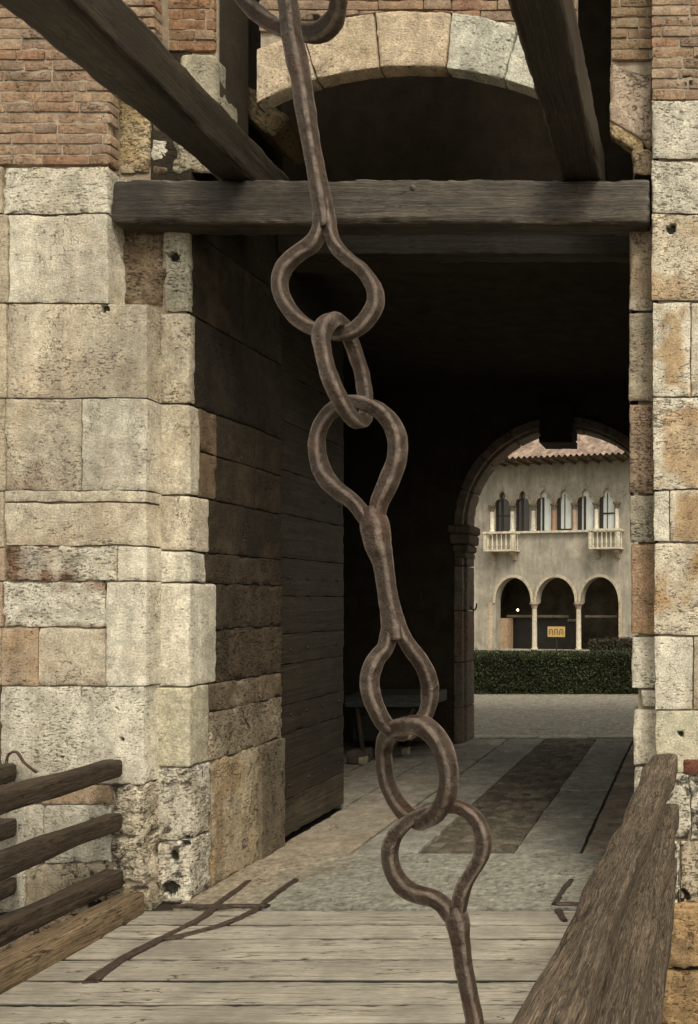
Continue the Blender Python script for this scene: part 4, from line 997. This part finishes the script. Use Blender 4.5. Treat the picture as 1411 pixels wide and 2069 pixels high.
jm.build('jamb', M_WHITE, pal)
# interior of arcade
ia = MB(); ua, ub = apos[0][0] - .8, apos[2][1] + .8
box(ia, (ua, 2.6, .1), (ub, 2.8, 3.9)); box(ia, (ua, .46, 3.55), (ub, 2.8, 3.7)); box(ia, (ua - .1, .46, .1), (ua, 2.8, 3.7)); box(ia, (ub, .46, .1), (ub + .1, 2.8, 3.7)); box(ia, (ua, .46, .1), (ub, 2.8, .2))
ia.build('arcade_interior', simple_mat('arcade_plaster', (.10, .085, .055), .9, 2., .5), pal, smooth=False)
tr = MB(); zz = uz(1100, cy6(1222))[1]; box(tr, (uz(cr6(190), 1240)[0], .9, zz - .06), (uz(cr6(808), 1240, .9)[0], 1.0, zz + .05), r=.01, cell=.3, col=(.17, .14, .105)); box(tr, (uz(cr6(795), 1240, .9)[0], .95, zz - .22), (uz(cr6(870), 1240, .9)[0], 1.02, zz - .11), r=.01, cell=.3, col=(.15, .12, .09)); box(tr, (uz(cr6(950), 1240, .9)[0], .9, zz - .05), (uz(cr6(1232), 1240, .9)[0], 1.0, zz + .05), r=.01, cell=.3, col=(.17, .14, .105)); tr.build('transom', M_WHITE, pal)
cu_ = MB(); box(cu_, (uz(cr6(352), 1290, 1.2)[0], 1.2, .2), (uz(cr6(388), 1290, 1.2)[0], 1.3, zz - .1), r=.03, cell=.2, col=(.15, .13, .09)); cu_.build('curtain', M_WHITE, pal)
gl = MB(); box(gl, (uz(cr6(250), 1290, 1.1)[0], 1.10, .2), (uz(cr6(860), 1290, 1.1)[0], 1.12, zz - .1)); gl.build('shop_glass', simple_mat('shade_glass', (.02, .018, .016), .5, 3., .3, spec=.3), pal, smooth=False)
# balconies
def balcony(xa, xb, yt, yb):
    u0 = uz(xa, yt, -.55)[0]; u1 = uz(xb, yt, -.55)[0]; zt_ = uz((xa + xb) / 2, yt, -.55)[1]; zb_ = uz((xa + xb) / 2, yb, -.55)[1]
    WS = (.64, .59, .47); rt = MB(); box(rt, (u0, -.62, zb_ - .08), (u1, 0., zb_), r=.02, cell=.1, col=WS, par=(.2, 0, 0)); bal = rt.build('balcony', M_WHITE, pal)
    h_ = MB(); box(h_, (u0 - .03, -.64, zt_ - .09), (u1 + .03, -.47, zt_), r=.015, cell=.1, col=WS)
    for s in (u0, u1): box(h_, (s - .03, -.468, zt_ - .09), (s + .12 if s == u0 else s + .03, 0, zt_) if s == u0 else (s + .03, 0, zt_), r=.01, cell=.2, col=WS)
    h_.build('handrail', M_WHITE, bal)
    for s in (u0 + .06, u1 - .06):
        p_ = MB(); box(p_, (s - .065, -.60, zb_), (s + .065, -.49, zt_ - .09), r=.01, cell=.1, col=WS, par=(.2, 0, 0)); p_.build('pedestal', M_WHITE, bal)
    H = zt_ - .09 - zb_; prof = [(.032, 0), (.032, .08), (.02, .12), (.045, .38), (.022, .62), (.018, .82), (.034, .9), (.034, 1.)]
    base = MB(); lathe(base, 0, 0, [(r_, z_ * H) for r_, z_ in prof], n=10, col=WS); b0 = base.build('baluster', M_WHITE, bal); n_ = 6
    for k in range(n_):
        o = b0 if k == 0 else b0.copy()
        if k: COL.objects.link(o); o.parent = bal
        o.location = (u0 + .17 + (u1 - u0 - .34) * k / (n_ - 1), -.55, zb_)
    for s in (u0, u1 - .08):
        for yy in (-.42, -.2):
            o = b0.copy(); COL.objects.link(o); o.parent = bal; o.location = (s + .04, yy, zb_)
    for s in (u0 + .16, u1 - .28):
        k_ = MB()
        V = [(s + dx, y_, z_) for dx in (0, .13) for y_, z_ in ((0, zb_ - .08), (-.45, zb_ - .08), (-.42, zb_ - .20), (-.2, zb_ - .24), (-.12, zb_ - .40), (0, zb_ - .44))]
        f = [(0, 1, 2, 3, 4, 5), (11, 10, 9, 8, 7, 6)] + [(i, 6 + i, 6 + (i + 1) % 6, (i + 1) % 6) for i in range(6)]
        k_.add(V, f, (.36, .29, .22), (.3, .1, 0)); k_.build('bracket', M_WHITE, bal, smooth=False)
balcony(978, 1040, 1074, 1110); balcony(1190, 1252, 1068, 1105)
# lamp glimpsed in the left arch
lp = empty('hanging_lamp', (0, 0, 0)); lu, lz = uz(cr6(370), cy6(1165), 1.6); lpw = PA + dr * lu + nrm * 1.6
lp.location = (lpw[0], lpw[1], lz); tag(lp, 'small lit hanging lamp glowing inside the left arch of the arcade', 'lamp')
b_ = MB(); lathe(b_, 0, 0, [(.005, -.06), (.035, -.045), (.05, 0), (.035, .045), (.005, .06)], n=12); b_.build('bulb', simple_mat('lamp_glow', (.9, .8, .55), .5, emit=((1., .85, .55), 2.5)), lp)
b_ = MB(); lathe(b_, 0, 0, [(.006, .06), (.006, 3.55 - lz)], n=6); b_.build('cord', M_WFR, lp)
# sign on a post in the middle arch
su0, sz0 = uz(cr6(628), cy6(1398), -.2); su1, sz1 = uz(cr6(778), cy6(1308), -.2); sc_ = (su0 + su1) / 2; sw = PA + dr * sc_ - nrm * .2
sg = empty('sign_board', (sw[0], sw[1], 0), ang); tag(sg, 'small yellow-orange board with three dark arched marks on a thin post under the middle arch', 'sign')
hw = (su1 - su0) / 2
b_ = MB(); box(b_, (-hw, -.02, sz0), (hw, .02, sz1), r=.012, cell=.1, amp=.001); bd = b_.build('board', simple_mat('sign_yellow', (.52, .36, .14), .6, 12., .15), sg)
b_ = MB()
H = sz1 - sz0
for c0 in (-.52, 0., .52):
    c = c0 * hw * 1.15; r0 = hw * .20
    pts = [(c - r0, sz0 + H * .2), (c - r0, sz0 + H * .5)] + [(c - r0 * math.cos(math.pi * k / 10), sz0 + H * .55 + r0 * 1.1 * math.sin(math.pi * k / 10)) for k in range(11)] + [(c + r0, sz0 + H * .5), (c + r0, sz0 + H * .2)]
    sweep(b_, [(a, -.024, z_, .016) for a, z_ in pts], ref=(0, 1, 0), n=1, sides=6, depth=.3, amp=0)
    sweep(b_, [(c, -.024, sz0 + H * .30, .014), (c, -.024, sz0 + H * .56, .014)], ref=(0, 1, 0), n=1, sides=6, depth=.3, amp=0)
b_.build('lettering', simple_mat('sign_brown', (.10, .05, .02), .7), bd)
b_ = MB(); box(b_, (-.02, .022, 0), (.02, .05, sz0 + .1)); b_.build('post', M_WFR, sg, smooth=False)

for me in list(bpy.data.meshes):
    if me.users == 0: bpy.data.meshes.remove(me)
